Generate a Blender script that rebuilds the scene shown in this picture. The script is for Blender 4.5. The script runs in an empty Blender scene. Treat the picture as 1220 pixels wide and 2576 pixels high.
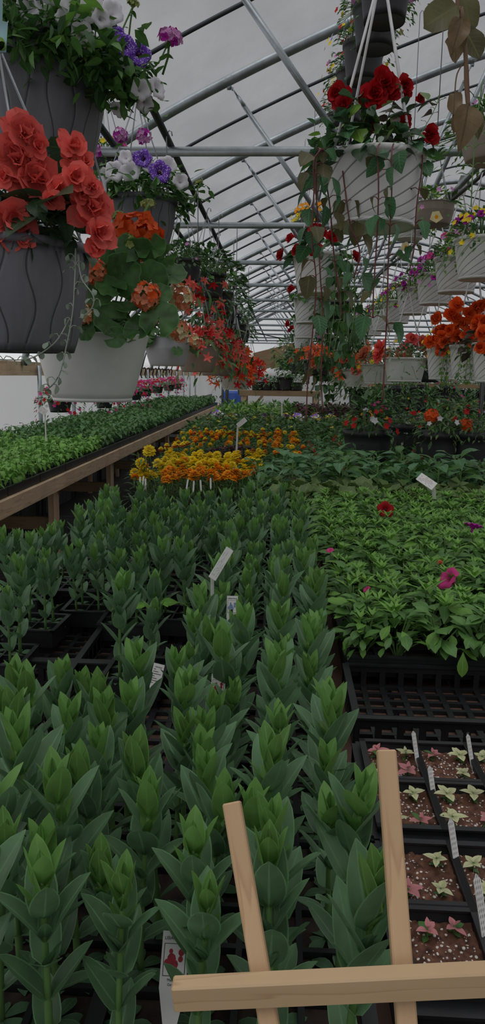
import bpy, math, random
from mathutils import Vector, Matrix, Euler, Quaternion, noise
R = random.Random(11)
PI = math.pi
scene = bpy.context.scene
COL = scene.collection
def rad(a): return a*PI/180
# ---------------------------------------------------------------- camera
CH = 1.55
FPX = 1900.0
_d = Vector((104/FPX, 343/FPX, -1)).normalized()
_rho = rad(0.8)
_s, _c = math.sin(_rho), math.cos(_rho)
_u = Vector((_s, _c, -(_s*_d.x+_c*_d.y)/_d.z)).normalized()
_r = _d.cross(_u)
CM = Matrix((_r, _d, _u))          # camera space -> world
CMI = CM.transposed()
CO = Vector((0, 0, CH))
def ray(px, py): return CM @ Vector(((px-610)/FPX, -(py-1288)/FPX, -1))
def P(px, py, Y):
    w = ray(px, py); return CO + w*(Y/w.y)
def PZ(px, py, z):
    w = ray(px, py); return CO + w*((z-CH)/w.z)
def proj(p):
    c = CMI @ (Vector(p)-CO)
    if c.z > -0.05: return (-9999, -9999)
    return (610-FPX*c.x/c.z, 1288+FPX*c.y/c.z)
def inview(p, m=80):
    x, y = proj(p); return -m < x < 1220+m and -m < y < 2576+m
cam = bpy.data.cameras.new('camera'); cam.sensor_fit = 'VERTICAL'; cam.sensor_height = 36
cam.lens = 36*FPX/2576; cam.clip_start = .02; cam.clip_end = 300
co = bpy.data.objects.new('camera', cam); COL.objects.link(co)
co.matrix_world = Matrix.Translation(CO) @ CM.to_4x4()
scene.camera = co
# ---------------------------------------------------------------- materials
MATS = {}
def newmat(name):
    m = bpy.data.materials.new(name); m.use_nodes = True
    nt = m.node_tree; b = nt.nodes['Principled BSDF']
    MATS[name] = m
    return m, nt, b
def N(nt, t, **kw):
    n = nt.nodes.new(t)
    for k, v in kw.items(): setattr(n, k, v)
    return n
def L(nt, a, b): nt.links.new(a, b)
def mth(nt, op, a, b=None, clamp=False):
    n = N(nt, 'ShaderNodeMath', operation=op); n.use_clamp = clamp
    for i, v in enumerate((a, b)):
        if v is None: continue
        if isinstance(v, (int, float)): n.inputs[i].default_value = v
        else: L(nt, v, n.inputs[i])
    return n.outputs[0]
def mixc(nt, fac, a, b, mode='MIX'):
    n = N(nt, 'ShaderNodeMix', data_type='RGBA', blend_type=mode)
    if isinstance(fac, (int, float)): n.inputs[0].default_value = fac
    else: L(nt, fac, n.inputs[0])
    for i, v in ((6, a), (7, b)):
        if isinstance(v, tuple): n.inputs[i].default_value = (*v[:3], 1)
        else: L(nt, v, n.inputs[i])
    return n.outputs[2]
def ramp(nt, fac, stops):
    n = N(nt, 'ShaderNodeValToRGB'); cr = n.color_ramp
    while len(cr.elements) < len(stops): cr.elements.new(.5)
    for e, (p, c) in zip(cr.elements, stops): e.position = p; e.color = (*c, 1)
    L(nt, fac, n.inputs[0]); return n.outputs[0]
def tex(nt, scale, coord='Object', detail=3, rough=.5, sc3=None):
    tc = N(nt, 'ShaderNodeTexCoord'); n = N(nt, 'ShaderNodeTexNoise')
    n.inputs['Scale'].default_value = scale; n.inputs['Detail'].default_value = detail
    n.inputs['Roughness'].default_value = rough
    o = tc.outputs[coord]
    if sc3:
        mp = N(nt, 'ShaderNodeMapping'); mp.inputs['Scale'].default_value = sc3; L(nt, o, mp.inputs[0]); o = mp.outputs[0]
    L(nt, o, n.inputs['Vector']); return n.outputs['Fac']
def mul(c, k): return tuple(min(1, x*k) for x in c)
def plain(name, col, rough=.5, metal=0, var=.15, scale=20, spec=.5, bump=0, coord='Object', sc3=None):
    m, nt, b = newmat(name)
    f = tex(nt, scale, coord, sc3=sc3)
    L(nt, ramp(nt, f, [(.3, mul(col, 1-var)), (.7, mul(col, 1+var))]), b.inputs['Base Color'])
    b.inputs['Roughness'].default_value = rough; b.inputs['Metallic'].default_value = metal
    b.inputs['Specular IOR Level'].default_value = spec
    if bump:
        bn = N(nt, 'ShaderNodeBump'); bn.inputs['Strength'].default_value = bump; bn.inputs['Distance'].default_value = .003
        L(nt, f, bn.inputs['Height']); L(nt, bn.outputs[0], b.inputs['Normal'])
    return m
def leafmat(name, col, rough=.42, rib=1.35, edge=1.0, trans=.25, vein=0, spec=.4, dark=None, var=.22):
    """leaf with a midrib and rim in UV space (u across, v along)"""
    m, nt, b = newmat(name)
    tc = N(nt, 'ShaderNodeTexCoord'); sx = N(nt, 'ShaderNodeSeparateXYZ'); L(nt, tc.outputs['UV'], sx.inputs[0])
    n = tex(nt, 30); oi = N(nt, 'ShaderNodeObjectInfo')
    base = ramp(nt, n, [(.3, mul(col, 1-var)), (.7, mul(col, 1+var))])
    hsv = N(nt, 'ShaderNodeHueSaturation'); L(nt, base, hsv.inputs['Color'])
    L(nt, mth(nt, 'MULTIPLY_ADD', oi.outputs['Random'], .3), hsv.inputs['Value'])
    hsv.inputs['Value'].links[0].from_node.inputs[2].default_value = .85
    c = hsv.outputs[0]
    a = mth(nt, 'ABSOLUTE', mth(nt, 'SUBTRACT', sx.outputs[0], .5))
    if rib != 1:
        c = mixc(nt, mth(nt, 'LESS_THAN', a, .035), c, mul(col, rib))
    if edge != 1:
        c = mixc(nt, mth(nt, 'GREATER_THAN', a, .455), c, mul(col, edge))
    if vein:
        w = mth(nt, 'SINE', mth(nt, 'MULTIPLY', mth(nt, 'SUBTRACT', sx.outputs[1], mth(nt, 'MULTIPLY', a, .55)), 45))
        c = mixc(nt, mth(nt, 'MULTIPLY', mth(nt, 'GREATER_THAN', w, .8), vein), c, mul(col, rib))
    if dark:
        c = mixc(nt, mth(nt, 'LESS_THAN', a, dark[1]), c, dark[0])
    L(nt, c, b.inputs['Base Color']); b.inputs['Roughness'].default_value = rough
    b.inputs['Specular IOR Level'].default_value = spec
    if trans:
        t = N(nt, 'ShaderNodeBsdfTranslucent'); L(nt, c, t.inputs[0])
        mx = N(nt, 'ShaderNodeMixShader'); mx.inputs[0].default_value = trans
        L(nt, b.outputs[0], mx.inputs[1]); L(nt, t.outputs[0], mx.inputs[2])
        L(nt, mx.outputs[0], nt.nodes['Material Output'].inputs['Surface'])
    return m
leafmat('lis', (.145, .27, .135), edge=1.5, rib=1.35)
leafmat('lis_young', (.165, .335, .085), edge=1.3, rib=1.2)
leafmat('lis_low', (.10, .20, .10), edge=1.4, rib=1.4)
leafmat('pet', (.11, .245, .06), vein=.35, rib=1.4)
leafmat('pet_young', (.17, .36, .06))
leafmat('pepper', (.18, .41, .065), vein=.4)
leafmat('tomato', (.07, .19, .05))
leafmat('dark', (.05, .12, .04))
leafmat('mid', (.08, .2, .045))
leafmat('lime', (.22, .4, .06))
leafmat('olive', (.13, .2, .06), edge=1.5, vein=.5)
leafmat('silver', (.25, .32, .24), trans=.15)
leafmat('big', (.1, .24, .1), vein=.6, rib=1.5)
leafmat('begonia_leaf', (.045, .085, .04), vein=.3, rib=1.6)
leafmat('bronze_leaf', (.075, .055, .04), rib=1.5)
leafmat('ger_leaf', (.055, .14, .035), rib=1, edge=1.7, vein=.0, var=.4)
leafmat('vine_leaf', (.07, .17, .075), vein=.8, rib=1.7)
leafmat('vine_red', (.13, .12, .05), vein=.4, rib=1.4)
leafmat('dead_leaf', (.24, .17, .09), vein=.3, rib=.7, trans=.3)
leafmat('hyp_pink', (.62, .24, .25), rib=.8, trans=.2)
leafmat('hyp_cream', (.62, .64, .36), rib=.6, trans=.2, vein=.3)
leafmat('purple_leaf', (.1, .03, .05))
plain('stem', (.13, .25, .07), .6); plain('stem_red', (.16, .045, .04), .6); plain('stem_brown', (.2, .12, .07), .7)
plain('stem_silver', (.35, .4, .32), .7)
def petal(name, col, c2=None, th=0, trans=.2, var=.12, rough=.6):
    return leafmat(name, col, rough=rough, rib=1, trans=trans, spec=.2, dark=((c2, th) if c2 else None), var=var)
petal('coral', (.92, .17, .14)); petal('redorange', (.85, .12, .02)); petal('peach', (.78, .28, .15)); petal('crimson', (.42, .008, .012))
petal('white_p', (.78, .75, .79)); petal('pink_p', (.62, .28, .55)); petal('magenta', (.42, .02, .33)); petal('hotpink', (.68, .06, .25))
petal('yellow', (.95, .7, .03)); petal('orange', (.92, .36, .012)); petal('rust', (.5, .07, .01)); petal('red', (.6, .02, .02)); petal('cream', (.8, .7, .4)); petal('lav', (.4, .42, .7))
m, nt, b = newmat('galaxy')            # purple petals speckled white
L(nt, mixc(nt, mth(nt, 'GREATER_THAN', tex(nt, 260, detail=1), .6), (.13, .02, .42), (.6, .5, .8)), b.inputs['Base Color']); b.inputs['Roughness'].default_value = .6
plain('disc', (.35, .3, .04), .8); plain('bud', (.3, .35, .1), .7)
# pots
def potmat(name, col, kind, n=12, amp=.25, dark=.3, rough=.5):
    m, nt, b = newmat(name)
    tc = N(nt, 'ShaderNodeTexCoord'); sx = N(nt, 'ShaderNodeSeparateXYZ'); L(nt, tc.outputs['UV'], sx.inputs[0])
    u, v = sx.outputs[0], sx.outputs[1]
    if kind == 'wavy':      # weathered vertical staves meeting in wavy joints
        cell = mth(nt, 'MULTIPLY', u, n); ph = mth(nt, 'MULTIPLY', mth(nt, 'FLOOR', mth(nt, 'ADD', cell, .5)), PI)
        wv = mth(nt, 'MULTIPLY', mth(nt, 'SINE', mth(nt, 'ADD', mth(nt, 'MULTIPLY', v, 8.5), mth(nt, 'MULTIPLY', ph, 1.37))), amp)
        x = mth(nt, 'ADD', cell, wv)
        lw = .035
    else:                   # embossed lines sweeping round the pot
        x = mth(nt, 'ADD', mth(nt, 'MULTIPLY', u, n), mth(nt, 'MULTIPLY', mth(nt, 'POWER', v, .6), -amp))
        lw = .055
    d = mth(nt, 'ABSOLUTE', mth(nt, 'SUBTRACT', mth(nt, 'FRACT', mth(nt, 'ADD', x, .5)), .5))
    band = mth(nt, 'MULTIPLY', mth(nt, 'GREATER_THAN', v, .06), mth(nt, 'LESS_THAN', v, .86 if kind == 'wavy' else .9))
    line = mth(nt, 'MULTIPLY', mth(nt, 'LESS_THAN', d, lw), band)
    ns = tex(nt, 14, sc3=(1, 1, .25) if kind == 'wavy' else None, detail=6, rough=.65)
    base = ramp(nt, ns, [(.3, mul(col, .72 if kind == 'wavy' else .94)), (.72, mul(col, 1.25 if kind == 'wavy' else 1.03))])
    L(nt, mixc(nt, mth(nt, 'MULTIPLY', line, .8), base, mul(col, dark)), b.inputs['Base Color'])
    b.inputs['Roughness'].default_value = rough
    bn = N(nt, 'ShaderNodeBump'); bn.inputs['Strength'].default_value = .6; bn.inputs['Distance'].default_value = .003
    L(nt, mth(nt, 'SUBTRACT', mth(nt, 'MINIMUM', mth(nt, 'MULTIPLY', d, 9), 1), mth(nt, 'MULTIPLY', ns, .15)), bn.inputs['Height']); L(nt, bn.outputs[0], b.inputs['Normal'])
potmat('pot_wavy', (.17, .17, .19), 'wavy', 18, .17, .2, .6)
potmat('pot_swirl', (.74, .74, .72), 'swirl', 13, 6.2, .25, .45)
plain('pot_white', (.76, .77, .73), .45, var=.04)
plain('pot_rib', (.42, .42, .44), .55, var=.06); plain('pot_taupe', (.3, .24, .2), .55, var=.08); plain('pot_black', (.028, .028, .032), .5, var=.2)
plain('soil', (.035, .022, .016), .95, var=.5, scale=60, bump=.8)
m, nt, b = newmat('peat')              # brown potting mix speckled with white perlite
n1 = tex(nt, 90, detail=4); tc = N(nt, 'ShaderNodeTexCoord'); vo = N(nt, 'ShaderNodeTexVoronoi'); vo.inputs['Scale'].default_value = 170; L(nt, tc.outputs['Object'], vo.inputs['Vector'])
sc = N(nt, 'ShaderNodeSeparateColor'); L(nt, vo.outputs['Color'], sc.inputs[0])
pm = mth(nt, 'MULTIPLY', mth(nt, 'LESS_THAN', vo.outputs['Distance'], .3), mth(nt, 'GREATER_THAN', sc.outputs[0], .6))
L(nt, mixc(nt, pm, ramp(nt, n1, [(.3, (.045, .018, .011)), (.7, (.2, .088, .052))]), (.75, .7, .65)), b.inputs['Base Color']); b.inputs['Roughness'].default_value = .95
bn = N(nt, 'ShaderNodeBump'); bn.inputs['Distance'].default_value = .004; L(nt, mth(nt, 'ADD', n1, pm), bn.inputs['Height']); L(nt, bn.outputs[0], b.inputs['Normal'])
plain('perlite', (.75, .7, .65), .9, var=.1)
plain('black_plastic', (.013, .0135, .015), .42, var=.25, spec=.5)
plain('wire', (.3, .31, .32), .35, .7); plain('wire_white', (.6, .6, .6), .45)
plain('hose', (.012, .012, .014), .4); plain('hook_plate', (.55, .54, .5), .5)
plain('tag_white', (.72, .71, .68), .5, var=.04); plain('ink', (.03, .03, .035), .6); plain('ink_red', (.5, .1, .14), .6); plain('ink_green', (.2, .36, .32), .6)
plain('tag_teal', (.38, .62, .66), .4, var=.06); plain('tag_red', (.3, .008, .02), .5, var=.4, scale=200); plain('tag_dark', (.02, .012, .012), .5); plain('tag_blue', (.2, .28, .45), .5)
plain('blue', (.02, .08, .4), .4)
def galv(name, col=(.36, .4, .42), rough=.38):
    m, nt, b = newmat(name)
    f = tex(nt, 9, detail=5, rough=.6); L(nt, ramp(nt, f, [(.3, mul(col, .7)), (.7, mul(col, 1.15))]), b.inputs['Base Color'])
    b.inputs['Metallic'].default_value = .75; b.inputs['Roughness'].default_value = rough
galv('galv'); galv('galv_dark', (.07, .08, .085), .5)
def wood(name, c1, c2, c3, sc=(1, 1, 1), knots=True):
    m, nt, b = newmat(name)
    tc = N(nt, 'ShaderNodeTexCoord'); mp = N(nt, 'ShaderNodeMapping'); mp.inputs['Scale'].default_value = sc; L(nt, tc.outputs['Object'], mp.inputs[0])
    w = N(nt, 'ShaderNodeTexNoise'); w.inputs['Scale'].default_value = 1; w.inputs['Detail'].default_value = 3; w.inputs['Distortion'].default_value = .4; L(nt, mp.outputs[0], w.inputs['Vector'])
    g = mth(nt, 'FRACT', mth(nt, 'MULTIPLY', w.outputs['Fac'], 7))
    col = ramp(nt, g, [(0, c1), (.75, c2), (.93, c3), (1, c1)])
    big = tex(nt, 3, detail=4)
    L(nt, mixc(nt, .5, col, ramp(nt, big, [(.3, mul(c2, .7)), (.7, mul(c1, 1.05))]), 'MIX'), b.inputs['Base Color']); b.inputs['Roughness'].default_value = .65
wood('wood_rack', (.64, .45, .26), (.58, .39, .215), (.42, .25, .115), (2.2, 26, 26))
wood('wood_rack_v', (.66, .44, .25), (.58, .37, .2), (.42, .24, .11), (22, 22, 2.0))
wood('wood_bench', (.8, .6, .4), (.66, .47, .3), (.36, .22, .12), (12, .9, 12))
wood('wood_leg', (.78, .57, .37), (.62, .43, .27), (.36, .22, .12), (12, 12, 1))
wood('wood_x', (.4, .28, .15), (.33, .22, .12), (.2, .12, .06), (.9, 12, 12))
wood('wood_wet', (.11, .055, .035), (.075, .037, .025), (.03, .015, .01), (14, 1.2, 14))
# floor: black woven ground cloth
m, nt, b = newmat('ground_cloth')
f = tex(nt, 1.2, sc3=(1.2, 14, 1), detail=4); f2 = tex(nt, 6, detail=4)
L(nt, ramp(nt, f2, [(.35, (.018, .017, .017)), (.75, (.06, .052, .048))]), b.inputs['Base Color']); b.inputs['Roughness'].default_value = .42
bn = N(nt, 'ShaderNodeBump'); bn.inputs['Strength'].default_value = .8; bn.inputs['Distance'].default_value = .04; L(nt, f, bn.inputs['Height']); L(nt, bn.outputs[0], b.inputs['Normal'])
# translucent greenhouse film
def film(name, transp, col=(.8, .8, .82)):
    m, nt, b = newmat(name); nt.nodes.remove(b)
    tr = N(nt, 'ShaderNodeBsdfTransparent'); tr.inputs[0].default_value = (.97, .97, .98, 1)
    tl = N(nt, 'ShaderNodeBsdfTranslucent'); df = N(nt, 'ShaderNodeBsdfDiffuse')
    st = tex(nt, 1.4, sc3=(1, .5, 1), detail=5, rough=.55)
    cc = ramp(nt, st, [(.3, mul(col, .7)), (.7, mul(col, 1.1))])  # streaky tone and opacity painted in as wrinkle shading and shine
    L(nt, cc, tl.inputs[0]); L(nt, cc, df.inputs[0])
    m1 = N(nt, 'ShaderNodeMixShader'); m1.inputs[0].default_value = .35; L(nt, tl.outputs[0], m1.inputs[1]); L(nt, df.outputs[0], m1.inputs[2])
    m2 = N(nt, 'ShaderNodeMixShader'); L(nt, mth(nt, 'MULTIPLY_ADD', st, .36), m2.inputs[0])
    m2.inputs[0].links[0].from_node.inputs[2].default_value = max(0, 1-transp-.18)
    L(nt, tr.outputs[0], m2.inputs[1]); L(nt, m1.outputs[0], m2.inputs[2])
    L(nt, m2.outputs[0], nt.nodes['Material Output'].inputs['Surface'])
film('film', .62, (.7, .7, .72)); film('film_wall', .84, (.86, .87, .87))
# ---------------------------------------------------------------- mesh builder
class MB:
    def __init__(s): s.v = []; s.f = []; s.m = []; s.uv = []; s.keys = []
    def k(s, key):
        if key not in s.keys: s.keys.append(key)
        return s.keys.index(key)
    def add(s, vs, fs, key, M=None, uv=None):
        o = len(s.v); ki = s.k(key)
        if M is None: s.v += [tuple(v) for v in vs]
        else: s.v += [tuple(M @ Vector(v)) for v in vs]
        s.uv += uv if uv else [(.25, .5)]*len(vs)
        for f in fs: s.f.append(tuple(i+o for i in f)); s.m.append(ki)
    def mesh(s, name, smooth=True):
        me = bpy.data.meshes.new(name); me.from_pydata(s.v, [], s.f)
        for k in s.keys: me.materials.append(MATS[k])
        me.polygons.foreach_set('material_index', s.m)
        me.polygons.foreach_set('use_smooth', [smooth]*len(s.f))
        ul = me.uv_layers.new(name='UVMap'); idx = [0]*len(me.loops); me.loops.foreach_get('vertex_index', idx)
        fl = []
        for i in idx: fl += s.uv[i]
        ul.data.foreach_set('uv', fl); me.update(); return me
    def build(s, name, parent=None, loc=(0, 0, 0), smooth=True, rot=None):
        return ob(name, s.mesh(name, smooth), parent, loc, rot)
def ob(name, me, parent=None, loc=(0, 0, 0), rot=None, scale=1):
    o = bpy.data.objects.new(name, me); COL.objects.link(o); o.location = loc
    if rot is not None:
        if isinstance(rot, Quaternion): o.rotation_mode = 'QUATERNION'; o.rotation_quaternion = rot
        else: o.rotation_euler = rot
    if scale != 1: o.scale = (scale,)*3
    if parent: o.parent = parent
    return o
def tag(o, label, cat, group=None, kind=None):
    o['label'] = label; o['category'] = cat
    if group: o['group'] = group
    if kind: o['kind'] = kind
    return o
def thing(name, label, cat, loc=(0, 0, 0), rz=0, group=None):
    o = bpy.data.objects.new(name, None); COL.objects.link(o); o.location = loc; o.rotation_euler = (0, 0, rz); o.empty_display_size = .05
    return tag(o, label, cat, group)
def struct(o): o['kind'] = 'structure'; return o
def XF(loc=(0, 0, 0), az=0, el=0, roll=0, s=1):
    return Matrix.Translation(loc) @ Matrix.Rotation(az, 4, 'Z') @ Matrix.Rotation(el, 4, 'X') @ Matrix.Rotation(roll, 4, 'Y') @ Matrix.Scale(s, 4)
def box(mb, c, s, key, M=None, ch=0):
    x, y, z = c; a, b_, d = s[0]/2, s[1]/2, s[2]/2
    vs = [(x+i*a, y+j*b_, z+k*d) for k in (-1, 1) for j in (-1, 1) for i in (-1, 1)]
    mb.add(vs, [(0, 2, 3, 1), (4, 5, 7, 6), (0, 1, 5, 4), (2, 6, 7, 3), (0, 4, 6, 2), (1, 3, 7, 5)], key, M)
def beam(mb, p, q, w, h, key, up=(0, 0, 1)):
    p, q = Vector(p), Vector(q); d = (q-p).normalized(); x = d.cross(Vector(up)).normalized(); z = x.cross(d)
    vs = [e + x*(i*w/2) + z*(k*h/2) for e in (p, q) for k in (-1, 1) for i in (-1, 1)]
    mb.add(vs, [(0, 1, 3, 2), (4, 6, 7, 5), (0, 4, 5, 1), (2, 3, 7, 6), (0, 2, 6, 4), (1, 5, 7, 3)], key)
def tube(mb, pts, r, key, n=6, cap=True):
    pts = [Vector(p) for p in pts]; vs = []; fs = []; N_ = len(pts); up = None
    for i, p in enumerate(pts):
        d = (pts[min(i+1, N_-1)]-pts[max(i-1, 0)]); d = d.normalized() if d.length > 1e-9 else Vector((0, 0, 1))
        if up is None: up = d.orthogonal().normalized()
        x = (up - d*up.dot(d)); x = x.normalized() if x.length > 1e-6 else d.orthogonal().normalized(); up = x; y = d.cross(x)
        rr = r[i] if isinstance(r, (list, tuple)) else r
        for j in range(n):
            a = 2*PI*j/n; vs.append(p + x*(rr*math.cos(a)) + y*(rr*math.sin(a)))
    for i in range(N_-1):
        for j in range(n):
            a, b_ = i*n+j, i*n+(j+1) % n; fs.append((a, b_, b_+n, a+n))
    if cap: fs.append(tuple(range(n-1, -1, -1))); fs.append(tuple((N_-1)*n+j for j in range(n)))
    mb.add(vs, fs, key)
def lathe(mb, prof, key, n=48, mod=None, M=None, vr=None):
    """prof: (r, z, v) ; v goes into the UV"""
    vs = []; uv = []; fs = []; K = len(prof)
    for (r, z, v) in prof:
        for j in range(n+1):
            a = 2*PI*j/n; rr = r*(mod(a, v) if mod else 1); vs.append((rr*math.cos(a), rr*math.sin(a), z)); uv.append((j/n, v))
    for i in range(K-1):
        for j in range(n):
            a = i*(n+1)+j; fs.append((a, a+1, a+n+2, a+n+1))
    mb.add(vs, fs, key, M, uv)
SH = {
 'ov': lambda t: math.sin(PI*t**.75)**.9 if 0 < t < 1 else 0,
 'la': lambda t: math.sin(PI*t**.85) if 0 < t < 1 else 0,
 'sp': lambda t: math.sin(PI*t**1.4)**.8 if 0 < t < 1 else 0,
 'ro': lambda t: math.sqrt(max(0, 1-(2*t-1)**2)),
 'co': lambda t: (math.sqrt(max(0, 1-(2*min(1, t*1.0)-1)**2))*(1.15-.55*t)+.25*(1-t)*(t < .5)) if 0 < t < 1 else 0,
 'li': lambda t: 1.9*(1-t)**.72*t**.42 if 0 < t < 1 else 0,
}
def leaf(mb, M, Ln, W, sh='ov', bend=.3, fold=.2, key='mid', n=5, cross=3, twist=0, wav=0, ph=0):
    """a blade from the origin along +Y, upper side +Z"""
    vs = []; uv = []; fs = []; y = z = 0; s = SH[sh]; cf, sf = math.cos(fold), math.sin(fold)
    xs = (-1, 0, 1) if cross == 3 else (-1, -.5, 0, .5, 1)
    for i in range(n+1):
        t = i/n; w = max(s(t), .03)*W/2; a = -bend*t*1.3
        if i: y += math.cos(a)*Ln/n; z += math.sin(a)*Ln/n
        for x in xs:
            q = abs(x); vs.append((x*w*cf, y, z + q**1.4*w*sf + (wav*Ln*math.sin(9*t+ph+x*2)*q if wav else 0))); uv.append((.5+x*.5, t))
    c = len(xs)
    for i in range(n):
        for j in range(c-1):
            a = i*c+j; fs.append((a, a+1, a+c+1, a+c))
    mb.add(vs, fs, key, M, uv)
def kidney(mb, M, r, key, seg=18, cup=.15, ruf=.06, notch=.5, ph=0):
    """round ruffled leaf, notched at the stalk, centred on the stalk; faces +Z"""
    vs = [(0, 0, 0)]; uv = [(.5, .5)]; fs = []
    rings = (.35, .72, 1)
    for q in rings:
        for j in range(seg+1):
            a = -PI/2 + notch*.5 + (2*PI-notch)*j/seg
            rr = r*q*(1+.05*math.sin(a*7+ph)*q); zz = cup*r*q*q + ruf*r*math.sin(a*8+ph)*q**3
            vs.append((rr*math.cos(a), rr*math.sin(a), zz)); uv.append((.5+q*.48, j/seg))
    for j in range(seg): fs.append((0, 1+j, 2+j))
    for k in range(2):
        for j in range(seg):
            a = 1+k*(seg+1)+j; fs.append((a, a+seg+1, a+seg+2, a+1))
    mb.add(vs, fs, key, M, uv)
def blob(mb, c, r, key, n=6, m=4, sq=1):
    vs = []; fs = []
    for i in range(m+1):
        p = PI*i/m
        for j in range(n):
            a = 2*PI*j/n; vs.append((c[0]+r*math.sin(p)*math.cos(a), c[1]+r*math.sin(p)*math.sin(a), c[2]+r*sq*math.cos(p)))
    for i in range(m):
        for j in range(n):
            a, b_ = i*n+j, i*n+(j+1) % n; fs.append((a, a+n, b_+n, b_))
    mb.add(vs, fs, key)
def q2(n):   # rotation taking +Z to n, with random spin
    n = Vector(n).normalized(); return n.to_track_quat('Z', 'Y') @ Quaternion((0, 0, 1), R.uniform(0, 6.28))
def rnd(a, b): return R.uniform(a, b)
# ---------------------------------------------------------------- flowers (centre at origin, facing +Z)
FL = {}
def f_petunia(key, throat=None, r=.034):
    mb = MB(); seg = 20; rings = [(.003, -.03), (.005, -.016), (.011, -.004), (.022, .003), (.031, .003), (.034, -.001)]
    vs = []; uv = []; fs = []
    for i, (q, z) in enumerate(rings):
        for j in range(seg):
            a = 2*PI*j/seg; lob = 1+(.1*math.cos(5*a) if i > 2 else 0); k = q*lob*r/.034
            vs.append((k*math.cos(a), k*math.sin(a), z+(.003*math.sin(10*a+i) if i > 3 else 0))); uv.append((.1, i/5))
    for i in range(5):
        for j in range(seg):
            a, b_ = i*seg+j, i*seg+(j+1) % seg; fs.append((a, b_, b_+seg, a+seg))
    mb.add(vs, fs, key, None, uv)
    if throat: blob(mb, (0, 0, -.006), .006, throat, 6, 3)
    return mb
def f_rose(key, r=.042, layers=((7, 2, 1.05), (7, 22, .92), (6, 42, .76), (5, 60, .58), (3, 76, .4))):
    mb = MB()
    for li, (n, el, s) in enumerate(layers):
        for j in range(n):
            az = 2*PI*(j+.5*li)/n + rnd(-.35, .35)
            leaf(mb, XF((rnd(-.003, .003), rnd(-.003, .003), .003*li), az, rad(el+rnd(-16, 14))), r*s*rnd(.78, 1.18), r*s*rnd(.85, 1.2), 'sp', rnd(-.8, .1), .25, key, 5, 3, wav=.09, ph=rnd(0, 6))
    return mb
def f_cluster(key, r=.034, n=22, pr=.013, key2=None, stemk='stem', stem=.07, flat=.75):
    mb = MB()
    for i in range(n):
        z = 1-(i+.5)/n*1.25; a = i*2.4; q = math.sqrt(max(0, 1-z*z)); d = Vector((q*math.cos(a), q*math.sin(a), z))
        c = Vector((d.x*r, d.y*r, d.z*r*flat))*rnd(.82, 1.12); qt = d.to_track_quat('Z', 'Y')
        kk = key2 if (key2 and i % 3 == 0) else key
        for j in range(5):
            M = Matrix.Translation(c) @ qt.to_matrix().to_4x4() @ XF((0, 0, 0), j*2*PI/5+i, rad(18))
            leaf(mb, M, pr*rnd(.85, 1.15), pr*.85, 'sp', rnd(-.3, .5), .15, kk, 3, 3, wav=.06, ph=i+j)
    blob(mb, (0, 0, 0), r*.45, 'bud', 6, 4, flat)
    if stem: tube(mb, [(0, 0, 0), (.004, 0, -stem*.5), (0, 0, -stem)], .0022, stemk, 5)
    return mb
def f_marigold(key, key2=None, r=.028):
    mb = MB()
    for li, (n, el, s) in enumerate(((11, -8, 1), (10, 14, .9), (8, 36, .72), (6, 58, .5))):
        for j in range(n):
            leaf(mb, XF((0, 0, .004*li), 2*PI*(j+.4*li)/n, rad(el+rnd(-8, 8))), r*s, r*s*.72, 'sp', .25, .15, key2 if (key2 and li == 0) else key, 3, 3, wav=.07, ph=j)
    blob(mb, (0, 0, -.008), .009, 'stem', 6, 4, 1.3); tube(mb, [(0, 0, -.01), (0, .003, -.07)], .002, 'stem', 5)
    return mb
def f_star(key, r=.03, n=5):
    mb = MB()
    for j in range(n):
        leaf(mb, XF((0, 0, 0), 2*PI*j/n, rad(38)), r*rnd(.9, 1.1), r*.38, 'la', .25, .15, key, 3, 3)
    blob(mb, (0, 0, -.004), .005, key, 5, 3); tube(mb, [(0, 0, 0), (0, .004, -.02)], .0014, 'stem_red', 4)
    return mb
def f_pansy(key, key2):
    mb = MB()
    for j, a in enumerate((0, 72, 144, 216, 288)):
        leaf(mb, XF((0, 0, 0), rad(a), rad(10)), .022, .022, 'ro', .1, 0, key2 if j in (2, 3) else key, 3, 3)
    blob(mb, (0, 0, .003), .004, 'yellow', 5, 3)
    tube(mb, [(0, 0, 0), (0, 0, -.04)], .0015, 'stem', 4)
    return mb
def f_spike(key):
    mb = MB(); tube(mb, [(0, 0, -.05), (0, 0, .05)], .002, 'stem', 4)
    for i in range(14):
        leaf(mb, XF((0, 0, -.02+.005*i), i*2.3, rad(25)), .022*(1-.03*i), .01, 'sp', .4, .2, key, 2, 3)
    return mb
def f_small(key, r=.014):
    mb = MB()
    for j in range(5): leaf(mb, XF((0, 0, 0), 2*PI*j/5, rad(20)), r, r*.9, 'sp', .2, .1, key, 2, 3)
    return mb
def flower(key, mb): FL[key] = mb.mesh('flower')
for k in ('white_p', 'galaxy', 'magenta', 'hotpink', 'crimson'): flower('petunia_'+k, f_petunia(k, {'galaxy': 'purple_leaf', 'crimson': 'purple_leaf', 'magenta': 'purple_leaf'}.get(k)))
for k in ('coral', 'crimson', 'redorange', 'red', 'peach'):
    flower('rose_'+k, f_rose(k)); flower('rose2_'+k, f_rose(k, .04, ((6, 12, 1), (6, 38, .8), (5, 60, .6))))
flower('ger_red', f_cluster('redorange', .036, 15, .024, None, stem=.1)); flower('ger_peach', f_cluster('peach', .032, 26, .014, 'cream', stem=.06)); flower('ger_salmon', f_cluster('peach', .032, 26, .014, 'redorange', stem=.06))
flower('verbena', f_cluster('pink_p', .019, 20, .0095, 'magenta', stem=.06)); flower('verb_buds', f_cluster('bud', .012, 14, .007, None, stem=.08))
flower('mari_y', f_marigold('yellow')); flower('mari_o', f_marigold('orange')); flower('mari_r', f_marigold('orange', 'rust'))
flower('star_red', f_star('red')); flower('star_coral', f_star('coral')); flower('star_orange', f_star('redorange'))
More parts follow.
